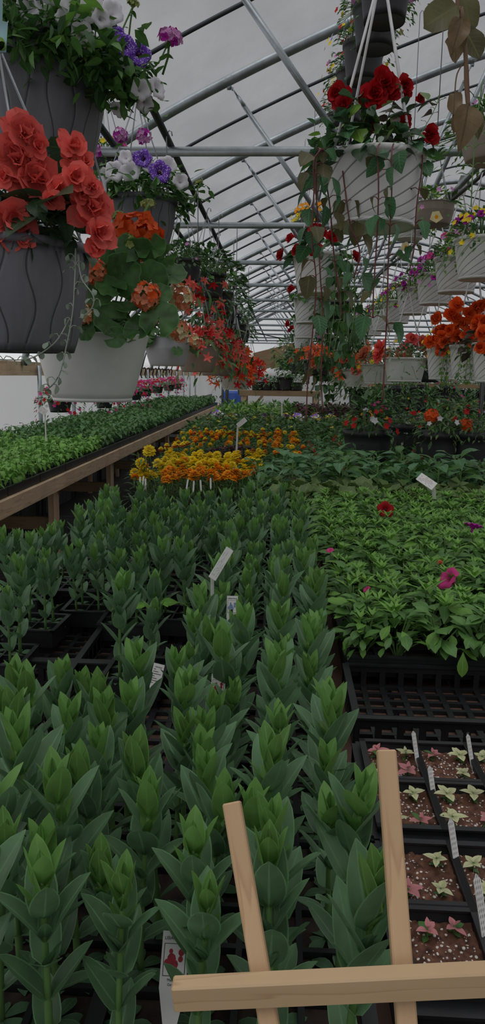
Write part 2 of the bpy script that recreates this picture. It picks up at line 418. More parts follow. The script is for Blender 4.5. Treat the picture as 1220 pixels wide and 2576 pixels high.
flower('pansy_y', f_pansy('yellow', 'purple_leaf')); flower('pansy_w', f_pansy('white_p', 'purple_leaf')); flower('pansy_p', f_pansy('galaxy', 'yellow'))
flower('salvia', f_spike('red'))
for k in ('yellow', 'magenta', 'hotpink', 'pink_p', 'red', 'cream', 'orange', 'white_p', 'lav'): flower('small_'+k, f_small(k))
def put_flower(parent, key, loc, n, s=1, name='flower', label=None):
    o = ob(name, FL[key], parent, loc, q2(n), s)
    if label: o['label'] = label
    return o
# ================================================================ setting: floor, film, hip board, pipes
PROF = [(-2.6, 1.62), (-2.45, 2.05), (-2.02, 2.57), (-1.45, 3.01), (-.955, 3.315), (-.43, 3.58), (.34, 3.92), (1.08, 4.2), (1.75, 4.43), (2.75, 4.66)]
PROF = PROF + [(5.5-x, z) for x, z in PROF[-2::-1]]
def prof_z(x):
    for (a, za), (b_, zb) in zip(PROF, PROF[1:]):
        if a <= x <= b_: return za+(zb-za)*(x-a)/(b_-a)
YB, YF = -1.6, 28.0
mb = MB(); NX, NY = 24, 30
mb.add([(-5, YB-.3, 0), (10, YB-.3, 0), (10, YF+3, 0), (-5, YF+3, 0)], [(0, 1, 2, 3)], 'ground_cloth'); struct(mb.build('floor'))
# roof film: fine grid with slack and diagonal wrinkles between the bows
xs = []
for (a, za), (b_, zb) in zip(PROF, PROF[1:]):
    k = 6
    for i in range(k): xs.append((a+(b_-a)*i/k, za+(zb-za)*i/k))
xs.append(PROF[-1]); ys = [YB+(YF-YB)*j/170 for j in range(171)]
vs = []
for y in ys:
    ph = ((y-3.9) % .915)/.915; slack = .03*math.sin(PI*ph)
    for x, z in xs:
        w = noise.noise((x*1.5+y*1.1, y*1.7-x*.6, 0))*.022 + .012*math.sin(9*(y+x*.7)+3*noise.noise((x, y, 3)))*noise.noise((x*.8, y*.8, 7))
        vs.append((x, y, z+.075-slack+w))
c = len(xs); mb = MB()
mb.add(vs, [(j*c+i, j*c+i+1, (j+1)*c+i+1, (j+1)*c+i) for j in range(len(ys)-1) for i in range(c-1)], 'film'); struct(mb.build('ceiling'))
def curtain(name, p, q, z0, z1, key, nx=160, nz=10, amp=.02):
    mb = MB(); p, q = Vector(p), Vector(q); d = (q-p); nrm = Vector((d.y, -d.x, 0)).normalized(); vs = []
    for k in range(nz+1):
        for i in range(nx+1):
            t = i/nx; s = t*d.length; z = z0+(z1-z0)*k/nz
            vs.append(p+d*t+nrm*(amp*math.sin(s*9+2*noise.noise((s, z, 0)))*(.4+noise.noise((s*.7, 2, 1))))+Vector((0, 0, z)))
    mb.add(vs, [(k*(nx+1)+i, k*(nx+1)+i+1, (k+1)*(nx+1)+i+1, (k+1)*(nx+1)+i) for k in range(nz) for i in range(nx)], key)
    return struct(mb.build(name))
curtain('wall_left', (-2.68, YB, 0), (-2.68, YF, 0), .0, 1.66, 'film_wall', 400)
curtain('wall_right', (8.2, YB, 0), (8.2, YF, 0), 0, 1.75, 'film_wall', 60, 2)
mb = MB(); base = [(x, YF, z+.05) for x, z in PROF]
mb.add([(-2.68, YF, 0)]+base+[(8.2, YF, 0)], [tuple(range(len(base)+2))], 'film_wall'); struct(mb.build('wall_back', smooth=False))
mb = MB(); base = [(x, YB, z+.05) for x, z in PROF]
mb.add([(-2.68, YB, 0)]+base+[(8.2, YB, 0)], [tuple(range(len(base)+2))], 'film_wall'); struct(mb.build('wall_front', smooth=False))
curtain('dark_skirt_left', (-2.62, YB, 0), (-2.62, YF, 0), 0, .86, 'ground_cloth', 200, 6)  # black sheet added along the lower left wall, up to bench height
mb = MB(); box(mb, (-2.635, 13.2, 1.585), (.035, 29.5, .14), 'wood_bench'); struct(mb.build('trim_1', smooth=False))
# side posts along the left wall
for i in range(15):
    y = 8.0+1.3*(i-3)
    mb = MB(); tube(mb, [(0, 0, 0), (0, 0, 1.62)], .024, 'galv', 8)
    o = mb.build('side_post', None, (-2.585, y, 0)); tag(o, 'galvanized side post standing under the wooden hip board of the left wall', 'post', 'posts along the left wall')
ORD = ['first', 'second', 'third', 'fourth', 'fifth', 'sixth', 'seventh', 'eighth', 'ninth', 'tenth', 'eleventh', 'twelfth', 'thirteenth', 'fourteenth', 'fifteenth', 'sixteenth', 'seventeenth', 'eighteenth', 'nineteenth', 'twentieth']
ORDN = lambda i: ORD[i] if i < len(ORD) else 'a farther'
XB = 2.614      # height of the cross bars
def arc(off=0): return [(x, 0, z+off) for x, z in PROF]
def smooth_pts(pts, k=4):
    out = []
    for i in range(len(pts)-1):
        p0, p1, p2, p3 = [Vector(pts[max(0, min(len(pts)-1, i+j))]) for j in (-1, 0, 1, 2)]
        for s in range(k):
            t = s/k; out.append(.5*((2*p1)+(p2-p0)*t+(2*p0-5*p1+4*p2-p3)*t*t+(3*p1-p0-3*p2+p3)*t**3))
    out.append(Vector(pts[-1])); return out
mb = MB(); tube(mb, smooth_pts(arc()), .035, 'galv', 10); RAFT = mb.mesh('rafter')
mb = MB(); tube(mb, [(-2.0, 0, XB), (7.5, 0, XB)], .0225, 'galv', 10); XBAR = mb.mesh('cross_bar')
def brace_mesh(p, q):
    mb = MB(); p, q = Vector(p), Vector(q); d = (q-p).normalized()
    tube(mb, [p+d*.16, q-d*.05], .0165, 'galv', 8)
    beam(mb, p+d*.02, p+d*.1, .006, .042, 'galv', (0, 1, 0)); beam(mb, p+d*.1, p+d*.18, .02, .036, 'galv', (0, 1, 0))
    tube(mb, [p+Vector((0, -.012, 0))+d*.04, p+Vector((0, .012, 0))+d*.04], .009, 'galv', 6)
    return mb.mesh('brace')
BR = [brace_mesh(p, q) for p, q in (((-.43, 0, 3.555), (.28, 0, XB)), ((1.64, 0, 4.36), (.93, 0, XB)), ((3.86, 0, 4.36), (4.57, 0, XB)))]
def clamp_mesh(x):
    mb = MB(); z = prof_z(x); tube(mb, [(x-.025, 0, z-.012), (x+.025, 0, z+.012)], .034, 'galv', 10); box(mb, (x, 0, z-.045), (.03, .02, .03), 'galv'); return mb.mesh('clamp')
CLM = [clamp_mesh(-.43), clamp_mesh(1.64)]
for k in range(13):
    t = thing('roof_truss', '%s galvanized roof truss from the camera, rafter with cross bar and slanted braces' % ORDN(k), 'roof truss', (0, 3.9+1.83*k, 0), 0, 'roof trusses')
    ob('rafter', RAFT, t); ob('cross_bar', XBAR, t)
    for b_ in BR: ob('brace', b_, t)
    bs_ = [c for c in t.children if c.name.startswith('brace')]
    for c_, b_ in zip(CLM, bs_): ob('clamp', c_, b_)
mb = MB(); tube(mb, smooth_pts(arc(.02)), .014, 'galv_dark', 6); BOW = mb.mesh('roof_bow')
for k in range(14):
    o = ob('roof_bow', BOW, None, (0, 3.9-.915+1.83*k, 0))
    tag(o, 'thin dark roof bow under the film, %s counted from the camera' % ORDN(k), 'roof bow', 'thin bows between the trusses')
def rail(x, z, lab, y0=.9, y1=25.5, r=.017, key='galv_dark'):
    mb = MB(); tube(mb, [(0, y0, 0), (0, y1, 0)], r, key, 8)
    return tag(mb.build('hanging_rail', None, (x, 0, z)), lab, 'rail', 'rails the baskets hang from')
RZ = XB+.0225+.017
rail(-.58, RZ, 'dark rail on the cross bars carrying the grey baskets at left')
rail(-.86, RZ, 'dark rail nearest the left wall behind the grey baskets')
rail(.27, RZ, 'pale rail behind the white basket with crimson flowers', 4.3, key='galv')
rail(1.0, RZ, 'rail at right above the long line of white swirl baskets', key='galv')
rail(.42, 3.90, 'high rail under the rafters carrying the small black pots', key='galv')
rail(1.75, RZ, 'far right rail behind the white swirl baskets', key='galv')
mb = MB(); pts = []
for i in range(60):
    y = 1.4+.4*i; pts.append((1.0+.03*math.sin(y*2.1), y, RZ-.045-.012*abs(math.sin(y*1.7))))
tube(mb, pts, .012, 'hose', 6); tag(mb.build('irrigation_hose'), 'black irrigation hose strapped under the right hand rail', 'hose')
mb = MB(); tube(mb, [(-1.1+.08*i, 18+.05*i, XB+.03-.25*math.sin(PI*i/40)) for i in range(41)], .012, 'hose', 5)
tag(mb.build('slack_cable'), 'thin black cable sagging across the far end of the house', 'cable')

# ================================================================ pots
PM = {}
def pot_mesh(style, rt, rb, h):
    k = (style, round(rt, 3), round(rb, 3), round(h, 3))
    if k in PM: return PM[k]
    mb = MB(); n = 48; pr = []
    if style == 'wavy':
        for i in range(13):
            t = i/12; pr.append((rb+(rt*.97-rb)*math.sin(t*PI/2)**.9, h*t*.93, t*.9))
        pr = [(rb*.3, .004, 0), (rb*.96, .004, 0), (rb, 0, 0)]+pr[1:]
        pr += [(rt*.97, h*.93, .93), (rt*1.02, h*.935, .93), (rt*1.03, h, .97), (rt*.985, h*1.005, 1), (rt*.95, h*.99, 1), (rt*.93, h*.8, 1), (rb*.9, .02, 1)]
        lathe(mb, pr, 'pot_wavy', 60, lambda a, v: 1+.006*math.cos(a*15))
    elif style in ('swirl', 'plain'):
        key = 'pot_swirl' if style == 'swirl' else 'pot_white'
        for i in range(9): t = i/8; pr.append((rb+(rt*.96-rb)*t**.85, h*(.07+.84*t), .08+.8*t))
        pr = [(0, .006, 0), (rb*.9, .004, 0), (rb*1.0, 0, 0), (rb*1.01, h*.05, .03), (rb*.99, h*.06, .05)]+pr
        pr += [(rt*1.0, h*.92, .92), (rt*1.015, h*.985, .97), (rt*.99, h, 1), (rt*.96, h*.985, 1), (rt*.92, h*.8, 1), (rb*.9, .03, 1)]
        lathe(mb, pr, key, 56)
    elif style == 'bowl':
        for i in range(13):
            t = i/12; pr.append((rb+(rt-rb)*(t**.8), h*(.05+.92*t), .1+.8*t))
        pr = [(0, .005, 0), (rb*.95, .002, 0), (rb*1.0, 0, 0), (rb*1.01, h*.045, .02), (rb*.99, h*.05, .02)]+pr+[(rt*1.01, h*.99, 1), (rt*.98, h, 1), (rt*.96, h*.95, 1), (rt*.9, h*.7, 1), (rb*.8, .03, 1)]
        lathe(mb, pr, 'pot_white', 56)
    elif style in ('rib', 'taupe'):
        for i in range(41):
            t = i/40; r = rb+(rt-rb)*min(1, t*1.6)**.7; pr.append((r+.0016*math.sin(i*PI/1.0+.01)*(1 if i % 2 else -1), h*t, t))
        pr = [(0, .004, 0)]+pr+[(rt*1.03, h, 1), (rt*1.03, h*1.03, 1), (rt*.96, h*1.02, 1), (rt*.92, h*.8, 1), (rb*.8, .03, 1)]
        lathe(mb, pr, 'pot_rib' if style == 'rib' else 'pot_taupe', 40)
    else:
        for i in range(7): t = i/6; pr.append((rb+(rt*.95-rb)*t, h*t*.88, t))
        pr = [(0, .004, 0), (rb*.95, .004, 0)]+pr+[(rt*.99, h*.885, 1), (rt, h, 1), (rt*.95, h*.995, 1), (rt*.9, h*.8, 1), (rb*.8, .03, 1)]
        lathe(mb, pr, 'pot_black', 36)
    PM[k] = mb.mesh('pot'); return PM[k]
SOIL = {}
def soil_mesh(r, key='soil'):
    k = (round(r, 3), key)
    if k not in SOIL:
        mb = MB(); vs = [(0, 0, .01)]; n = 24
        for q in (.5, 1):
            for j in range(n): vs.append((r*q*math.cos(2*PI*j/n), r*q*math.sin(2*PI*j/n), .012*(1-q)+rnd(-.003, .003)))
        fs = [(0, 1+j, 1+(j+1) % n) for j in range(n)]+[(1+j, 1+n+j, 1+n+(j+1) % n, 1+(j+1) % n) for j in range(n)]
        mb.add(vs, fs, key); SOIL[k] = mb.mesh('soil')
    return SOIL[k]
HG = {}
def hanger_mesh(rt, drop, top, key, plate, nw=4, r=.0026):
    """wires from the rim to an apex, then a hook up to the rail; origin at rim centre"""
    k = (round(rt, 2), round(drop, 2), round(top, 2), key, plate, nw)
    if k in HG: return HG[k]
    mb = MB()
    for j in range(nw):
        a = 2*PI*j/nw+.6; p = Vector((rt*1.0*math.cos(a), rt*1.0*math.sin(a), 0)); q = Vector((.008*math.cos(a), .008*math.sin(a), drop))
        tube(mb, [p+Vector((0, 0, -.012)), p, p.lerp(q, .5), q], r, key, 5); blob(mb, p, r*2.2, key, 5, 3)
    if plate:
        vs = [(-.02, 0, drop-.01), (.02, 0, drop-.01), (.028, 0, drop+.06), (.012, 0, drop+.1), (-.012, 0, drop+.1), (-.028, 0, drop+.06)]
        mb.add([(x, y-.002, z) for x, y, z in vs]+[(x, y+.002, z) for x, y, z in vs], [tuple(range(6)), tuple(range(11, 5, -1))]+[(i, (i+1) % 6, (i+1) % 6+6, i+6) for i in range(6)], 'hook_plate')
        tube(mb, [(0, -.004, drop+.055), (0, .004, drop+.055)], .008, 'hose', 8)
    pts = [(0, 0, drop-.005), (0, 0, top-.01), (.012, 0, top+.012), (.024, 0, top+.006), (.026, 0, top-.012)]
    tube(mb, pts, r*1.15, key, 5)
    HG[k] = mb.mesh('hanger'); return HG[k]
def dome(q, a, Rr, H, droop, j=.35):
    z = H*(1-q*q)*rnd(1-j, 1)
    if q > .8: z -= droop*((q-.8)/.2)*rnd(.1, 1)
    return Vector((q*Rr*math.cos(a), q*Rr*math.sin(a), z))
def foliage_mb(keys, sh, Ln, W, n, Rr, H, droop=.05, segs=4, bend=.5, stems=True, q0=0, tips=1, sk='stem'):
    mb = MB()
    for i in range(n):
        q = math.sqrt(rnd(q0*q0, 1)); a = rnd(0, 2*PI); p = dome(q, a, Rr, H, droop)
        el = rad(75-95*q+rnd(-28, 28)); s = rnd(.65, 1.15)
        leaf(mb, XF(p, a-PI/2+rnd(-.8, .8), el, rnd(-.5, .5)), Ln*s, W*s, sh, bend*rnd(.3, 1.4), .2, R.choice(keys), segs, 3)
        if stems and i % 5 == 0:
            b_ = Vector((p.x*.35, p.y*.35, -.03)); m_ = (p+b_)/2+Vector((0, 0, .02)); tube(mb, [b_, m_, p], .0018, sk, 4, False)
    return mb
def ger_foliage_mb(n, r, Rr, H, droop):
    mb = MB()
    for i in range(n):
        q = math.sqrt(R.random()); a = rnd(0, 2*PI); p = dome(q, a, Rr, H, droop, .5)
        nrm = Vector((math.cos(a)*q*1.3+rnd(-.3, .3), math.sin(a)*q*1.3+rnd(-.3, .3), .75)).normalized()
        M = Matrix.Translation(p) @ q2(nrm).to_matrix().to_4x4(); kidney(mb, M, r*rnd(.6, 1.1), 'ger_leaf', 16, rnd(-.15, .3), .07, .5, rnd(0, 6))
        b_ = Vector((p.x*.3, p.y*.3, -.03)); tube(mb, [b_, (p+b_)/2+Vector((0, 0, .015)), p], .0024, 'stem', 4, False)
    return mb
FO = {}
def fol(key):
    if key in FO: return FO[key]
    k, v = key.rsplit('#', 1); f = FOLDEF[k]; FO[key] = f().mesh('foliage'); return FO[key]
FOLDEF = {
 'cush': lambda: foliage_mb(['mid', 'mid', 'pet', 'dark', 'lime'], 'ov', .042, .019, 430, .2, .17, .13, 3, .5),
 'petmix': lambda: foliage_mb(['mid', 'mid', 'dark', 'pet'], 'ov', .045, .021, 460, .185, .15, .03, 4, .5),
 'petmix_f': lambda: foliage_mb(['mid', 'dark', 'pet'], 'ov', .05, .025, 170, .2, .13, .12, 3, .5),
 'beg': lambda: foliage_mb(['begonia_leaf'], 'ov', .085, .066, 46, .15, .1, .0, 5, .7),
 'beg_green': lambda: foliage_mb(['begonia_leaf', 'mid', 'vine_leaf'], 'ov', .075, .055, 70, .16, .1, .06, 5, .7),
 'beg_bronze': lambda: foliage_mb(['bronze_leaf', 'bronze_leaf', 'begonia_leaf'], 'ov', .06, .045, 90, .17, .12, .1, 3, .6),
 'ger': lambda: ger_foliage_mb(75, .046, .19, .17, .0),
 'ger_f': lambda: ger_foliage_mb(40, .046, .18, .15, .1),
 'bush': lambda: foliage_mb(['dark', 'mid', 'dark'], 'sp', .05, .027, 380, .21, .16, .16, 3, .5),
 'bush_f': lambda: foliage_mb(['dark', 'mid'], 'sp', .06, .03, 150, .22, .15, .2, 3, .5),
 'lance': lambda: foliage_mb(['mid', 'dark', 'olive'], 'la', .08, .02, 200, .2, .13, .2, 3, .7),
 'calib': lambda: foliage_mb(['mid', 'mid', 'pet', 'lime', 'dark'], 'la', .034, .013, 620, .2, .13, .16, 2, .4),
 'calib_f': lambda: foliage_mb(['mid', 'mid', 'dark'], 'la', .042, .016, 280, .19, .11, .16, 2, .4),
 'lime_f': lambda: foliage_mb(['lime', 'lime', 'mid'], 'ov', .04, .022, 170, .18, .1, .2, 3, .5),
 'silver_f': lambda: foliage_mb(['silver', 'silver', 'mid'], 'ov', .04, .022, 260, .22, .1, .3, 3, .5),
 'grass': lambda: foliage_mb(['mid', 'lime'], 'la', .25, .012, 110, .12, .05, 0, 4, .9, False),
 'upright': lambda: foliage_mb(['dark', 'mid'], 'la', .13, .03, 120, .13, .3, .02, 3, .5),
 'purple': lambda: foliage_mb(['purple_leaf', 'purple_leaf', 'dark'], 'ov', .05, .03, 120, .14, .1, .04, 3, .5),
}
def basket(label, loc, style, rt, rb, h, folkey=None, drop=.34, top=None, flowers=(), expl=(), Rr=.2, H=.13, droop=.1, wire='wire', plate=False, rz=None, fs=1, nw=4, name='hanging_basket', cat='hanging basket', group='hanging flower baskets', front=True, wr=.0026, fol_off=(0, 0, 0)):
    """loc = rim centre"""
    loc = Vector(loc); t = thing(name, label, cat, loc-Vector((0, 0, h)), 0, group)
    rz = rnd(0, 6) if rz is None else rz
    ob('pot', pot_mesh(style, rt, rb, h), t, (0, 0, 0), (0, 0, rz)); ob('soil', soil_mesh(rt*.92), t, (0, 0, h*.93))
    if top is not None: ob('hanger', hanger_mesh(rt, drop, top-loc.z, wire, plate, nw, wr), t, (0, 0, h), (0, 0, 0))
    if folkey:
        o = ob('foliage', fol(folkey), t, (fol_off[0], fol_off[1], h*.97+fol_off[2]), (0, 0, rnd(0, 6))); o.scale = (fs*rt/.15,)*2+(fs*rt/.15*.95,)
    for key, cnt, s in flowers:
        for i in range(cnt):
            q = math.sqrt(rnd(.05, 1)); a = rnd(-PI*.95, -PI*.05) if front else rnd(0, 2*PI)
            p = dome(q, a, Rr*rt/.15, H*rt/.15, droop, .2)+Vector((math.cos(a), math.sin(a), .6))*.022
            nrm = Vector((math.cos(a)*(.4+q), math.sin(a)*(.4+q)-.25, .9-.5*q))
            put_flower(t, key, p+Vector((0, 0, h)), nrm, s*rnd(.85, 1.12))
    for (px, py, dd, key, s, *nn) in expl:
        w = P(px, py, loc.y+dd); p = w-t.location
        nrm = (CO-w).normalized()*.75+Vector((p.x, p.y, 0)).normalized()*.45+Vector((rnd(-.3, .3), rnd(-.2, .2), .25))
        if nn: nrm = Vector(nn[0])
        put_flower(t, key, p, nrm, s)
    return t
def vine_mb(pts, Ln, W, gap, keys, sh='co', stemk='stem_red', r=.0022, pet=.02, skip=0, hang=-55, fade=0):
    mb = MB(); pts = smooth_pts([Vector(p) for p in pts], 5); tube(mb, pts, r, stemk, 5); acc = 0; i = 0
    for a, b_ in zip(pts, pts[1:]):
        acc += (b_-a).length
        if acc > gap:
            acc = rnd(0, gap*.4); i += 1
            if R.random() < skip+fade*(len(pts) and (pts.index(b_)/len(pts) > .5)): continue
            for sgn in ((1, -1) if R.random() < .35 else (R.choice((1, -1)),)):
                az = (0 if sgn > 0 else PI)-PI/2+rnd(-1.1, 1.1); s = rnd(.6, 1.15)
                d = Matrix.Rotation(az, 3, 'Z') @ Vector((0, 1, 0)); e = b_+d*pet*s+Vector((0, 0, .006))
                tube(mb, [b_, (b_+e)/2+Vector((0, 0, .004)), e], r*.7, stemk, 4, False)
                leaf(mb, XF(e, az+rnd(-.4, .4), rad(hang+rnd(-25, 35)), rnd(-.6, .6)), Ln*s, W*s, sh, rnd(.1, .7), .22, R.choice(keys), 6, 3, wav=.03, ph=rnd(0, 6))
    return mb
# ---------------------------------------------------------------- left row of baskets
def E(lst, key, s0=1, dd=-.16): return [(x, y, dd+rnd(-.02, .02), key if isinstance(key, str) else R.choice(key), s0*(r if r else 1)) for x, y, r in lst]
T0 = basket('big grey wavy basket top left overflowing with white and violet petunias', P(95, 138, 1.9), 'wavy', .162, .115, .245, 'petmix#1', .3, RZ,
  expl=E([(72, 18, .85), (95, 50, .7), (188, 12, .85), (160, 45, .55), (228, 18, .9), (207, 85, .75), (282, 30, .75), (255, 45, .6), (130, -20, .8)], 'petunia_white_p', 1.0) +
       E([(248, 8, .7), (300, 92, .6), (315, 115, .75), (350, 135, .8)], 'petunia_galaxy', 1.0, -.1) +
       [(396, 222, -.05, 'petunia_white_p', .75, (.9, -.5, .2)), (355, 224, -.08, 'petunia_white_p', .7), (365, 262, -.05, 'petunia_white_p', .6, (.3, -.6, -.5)), (295, 276, -.05, 'petunia_white_p', .55, (-.5, -.6, -.6))] +
       [(426, 96, -.02, 'verbena', 1.25, (.25, -.35, .8)), (335, 8, -.02, 'verb_buds', 1, (.2, -.2, 1))], wr=.003, rz=.3)
h0 = .245
def sprig(t, pts, keys, n, Ln, W, name='stem', r=.002, sk='stem'):
    mb = MB(); w = [P(*p)-t.location for p in pts]; sp = smooth_pts(w, 4); tube(mb, sp, r, sk, 5)
    for i in range(n):
        p = sp[int((.25+.75*R.random())*(len(sp)-1))]; leaf(mb, XF(p, rnd(0, 6.3), rad(rnd(-20, 50))), Ln*rnd(.6, 1.2), W*rnd(.6, 1.2), 'ov', .4, .2, R.choice(keys), 4)
    return mb.build(name, t)
sprig(T0, [(280, 190, 1.85), (340, 185, 1.86), (392, 165, 1.87), (420, 115, 1.88)], ['mid', 'pet'], 16, .035, .018, 'flower_stem')
sprig(T0, [(290, 120, 1.88), (310, 70, 1.88), (335, 15, 1.88)], ['mid'], 4, .02, .01, 'flower_stem')
def clump(t, cx, cy, D, rpx, n, keys, sh='ov', Ln=.04, W=.02, name='foliage', ry=1):
    """a loose tuft of leaves trailing over the rim"""
    mb = MB(); c_ = P(cx, cy, D)-t.location; rr = rpx*D/1930
    for i in range(n):
        d = Vector((R.gauss(0, .5), R.gauss(0, .4), R.gauss(0, .5)*ry))*rr; s = rnd(.6, 1.15)
        leaf(mb, XF(c_+d, rnd(0, 6.3), rad(rnd(-60, 45)), rnd(-.6, .6)), Ln*s, W*s, sh, rnd(0, .6), .2, R.choice(keys), 4, 3)
    for i in range(max(3, n//14)):
        d = Vector((R.gauss(0, .5), R.gauss(0, .3), R.gauss(0, .5)*ry))*rr; tube(mb, [Vector((c_.x*.4, c_.y*.4, h0*.95)), c_*.5+Vector((0, 0, h0*.5+.03)), c_+d], .0018, 'stem', 4, False)
    return mb.build(name, t)
clump(T0, 315, 200, 1.86, 75, 130, ['mid', 'dark', 'pet'], 'sp', .042, .024, ry=.9); clump(T0, 250, 190, 1.8, 60, 70, ['dark', 'mid'], 'sp', .04, .026)
clump(T0, 60, 95, 1.72, 90, 90, ['mid', 'pet', 'dark'], 'ov', .042, .02, ry=.6); clump(T0, 230, 140, 1.76, 110, 110, ['mid', 'dark', 'pet'], 'ov', .04, .02, ry=.5)
clump(T0, 350, 245, 1.86, 40, 26, ['mid', 'dark'], 'ro', .028, .024); clump(T0, 130, 110, 1.74, 130, 110, ['mid', 'pet', 'dark'], 'ov', .045, .02, ry=.5); clump(T0, 200, 60, 1.76, 90, 60, ['mid', 'pet_young'], 'ov', .05, .022, ry=.7)
# care tag at the very left edge, hanging on the basket wires
mb = MB(); pts = [(-40, -20), (6, -20), (5, 52), (19, 56), (15, 131), (-40, 133)]
w = [P(x, y, 1.45)-T0.location for x, y in pts]; mb.add([tuple(p) for p in w]+[tuple(p+Vector((0, .0015, 0))) for p in w], [tuple(range(6)), tuple(range(11, 5, -1))]+[(i, (i+1) % 6, (i+1) % 6+6, i+6) for i in range(6)], 'tag_teal')
TG = mb
T1 = basket('grey wavy basket at left edge full of coral double begonias', P(14, 620, 1.62), 'wavy', .176, .135, .215, 'beg#1', .37, RZ, fs=.82,
  expl=E([(55, 345, 1), (92, 372, .65), (40, 408, 1.1), (88, 455, 1.25), (148, 482, .85), (180, 368, .75), (213, 407, .5), (172, 398, .5), (192, 448, .85), (228, 472, .5), (35, 562, 1.25), (5, 600, 1), (62, 605, .5), (228, 530, 1.05), (245, 588, .95), (10, 448, .6), (70, 395, .5), (238, 628, .6), (130, 505, .6), (205, 490, .6), (-20, 570, 1.1)], ['rose_coral', 'rose2_coral'], 1.0, -.14), wr=.003, rz=.1)
clump(T1, 110, 530, 1.5, 60, 9, ['begonia_leaf'], 'ov', .085, .07); clump(T1, 165, 545, 1.5, 40, 6, ['begonia_leaf'], 'ov', .08, .065); clump(T1, 20, 480, 1.5, 40, 5, ['begonia_leaf'], 'ov', .08, .07); clump(T1, 200, 590, 1.52, 30, 4, ['begonia_leaf'], 'ov', .07, .05); clump(T1, 130, 430, 1.55, 70, 8, ['begonia_leaf'], 'ov', .07, .06)
TG.v = [tuple(Vector(v)+T0.location-T1.location) for v in TG.v]; TGo = TG.build('care_tag', T1); TGo['label'] = 'pale teal printed plant tag'
mb = MB(); w0 = P(-4, 110, 1.447)-T1.location
for i, (dx, dz, r) in enumerate(((0, 0, .012), (.006, -.004, .008), (-.008, .004, .01))): tube(mb, [w0+Vector((dx, 0, dz)), w0+Vector((dx, -.0006, dz))], r, 'lime', 10)
mb.build('tag_print', TGo)
# silvery trailing stem beside the begonias
def trail(t, pts, Ln, W, gap, keys, sh, sk, nm='trailing_stem', **k):
    return vine_mb([P(*p)-t.location for p in pts], Ln, W, gap, keys, sh, sk, **k).build(nm, t)
trail(T1, [(190, 625, 1.5), (188, 700, 1.48), (182, 790, 1.48), (165, 880, 1.48), (150, 940, 1.48), (125, 975, 1.48), (95, 985, 1.48)], .018, .014, .018, ['silver'], 'ro', 'stem_silver', r=.0013, pet=.012)
trail(T1, [(196, 640, 1.5), (205, 700, 1.48), (235, 745, 1.47), (228, 780, 1.47), (200, 800, 1.47)], .016, .012, .02, ['silver'], 'ro', 'stem_silver', r=.0013, pet=.01)
trail(T1, [(175, 800, 1.48), (140, 860, 1.47), (80, 900, 1.47), (20, 905, 1.47), (-30, 900, 1.47)], .02, .018, .03, ['silver'], 'ro', 'stem_silver', r=.0013, pet=.012)
T2 = basket('big plain white bowl of orange geraniums below the grey baskets', P(230, 842, 2.1), 'bowl', .155, .108, .18, 'ger#1', .5, RZ, fs=.72,
  expl=[(340, 588, -.02, 'ger_red', 1.35), (365, 592, -.06, 'ger_red', 1.0), (312, 590, 0, 'ger_red', .9), (232, 682, -.15, 'ger_salmon', .95), (200, 790, -.18, 'ger_peach', .9), (368, 746, -.16, 'ger_salmon', 1.0), (452, 750, 0, 'ger_peach', 1.0), (445, 832, -.05, 'ger_peach', .85),
        (372, 515, .02, 'verb_buds', 1.4, (.1, -.1, 1)), (297, 545, 0, 'verb_buds', 1.4, (-.1, -.2, 1)), (322, 610, -.1, 'verb_buds', 1.7, (0, -.5, .8))])
mb = MB()
for (x, y, r, D) in [(250, 740, 48, 1.95), (310, 690, 55, 1.95), (275, 800, 42, 1.93), (400, 800, 52, 1.92), (380, 700, 45, 1.98), (290, 850, 30, 1.92), (430, 690, 40, 2.05), (330, 760, 45, 1.96), (255, 650, 40, 2.0), (300, 640, 42, 2.05), (350, 650, 50, 2.0), (410, 650, 38, 2.05), (400, 740, 35, 1.96), (240, 700, 35, 1.97), (350, 830, 40, 1.93), (320, 625, 35, 1.98), (380, 625, 40, 2.0), (215, 830, 28, 1.92), (280, 720, 40, 1.94)]:
    w = P(x, y, D)-T2.location; n_ = (CO-P(x, y, D)).normalized()*.8+Vector((rnd(-.4, .4), rnd(-.2, .2), rnd(-.1, .8)))
    kidney(mb, Matrix.Translation(w) @ q2(n_).to_matrix().to_4x4(), r*D/1950, 'ger_leaf', 22, rnd(-.1, .3), .08, .55, rnd(0, 6)); tube(mb, [Vector((w.x*.3, w.y*.3, .17)), w*.7+Vector((0, 0, .08)), w], .0025, 'stem', 5, False)
mb.build('foliage', T2)
sprig(T2, [(345, 640, 2.05), (355, 560, 2.08), (373, 515, 2.1)], ['ger_leaf'], 0, .02, .02, 'flower_stem', .0035); sprig(T2, [(290, 660, 2.02), (290, 600, 2.06), (297, 545, 2.08)], ['ger_leaf'], 0, .02, .02, 'flower_stem', .0035); sprig(T2, [(330, 700, 2.0), (325, 650, 2.0), (322, 615, 2.0)], ['ger_leaf'], 0, .02, .02, 'flower_stem', .0035)
T3 = basket('grey wavy basket with purple speckled and white petunias hanging behind the geraniums', P(348, 505, 3.1), 'wavy', .15, .105, .2, 'petmix#2', .36, RZ,
  expl=E([(402, 432, 1), (360, 398, .8), (345, 400, .6), (300, 415, .5)], 'petunia_galaxy', 1.2) + E([(290, 430, 1), (328, 430, 1), (420, 418, 1), (265, 440, .8), (315, 395, .7), (455, 455, .8), (245, 470, 1), (375, 418, .6)], 'petunia_white_p', 1.1) +
       [(303, 342, -.05, 'verbena', 1.3), (361, 342, -.1, 'verbena', 1.3), (237, 381, -.15, 'verbena', 1.3), (500, 460, 0, 'verb_buds', 1.2, (.2, -.1, 1))])
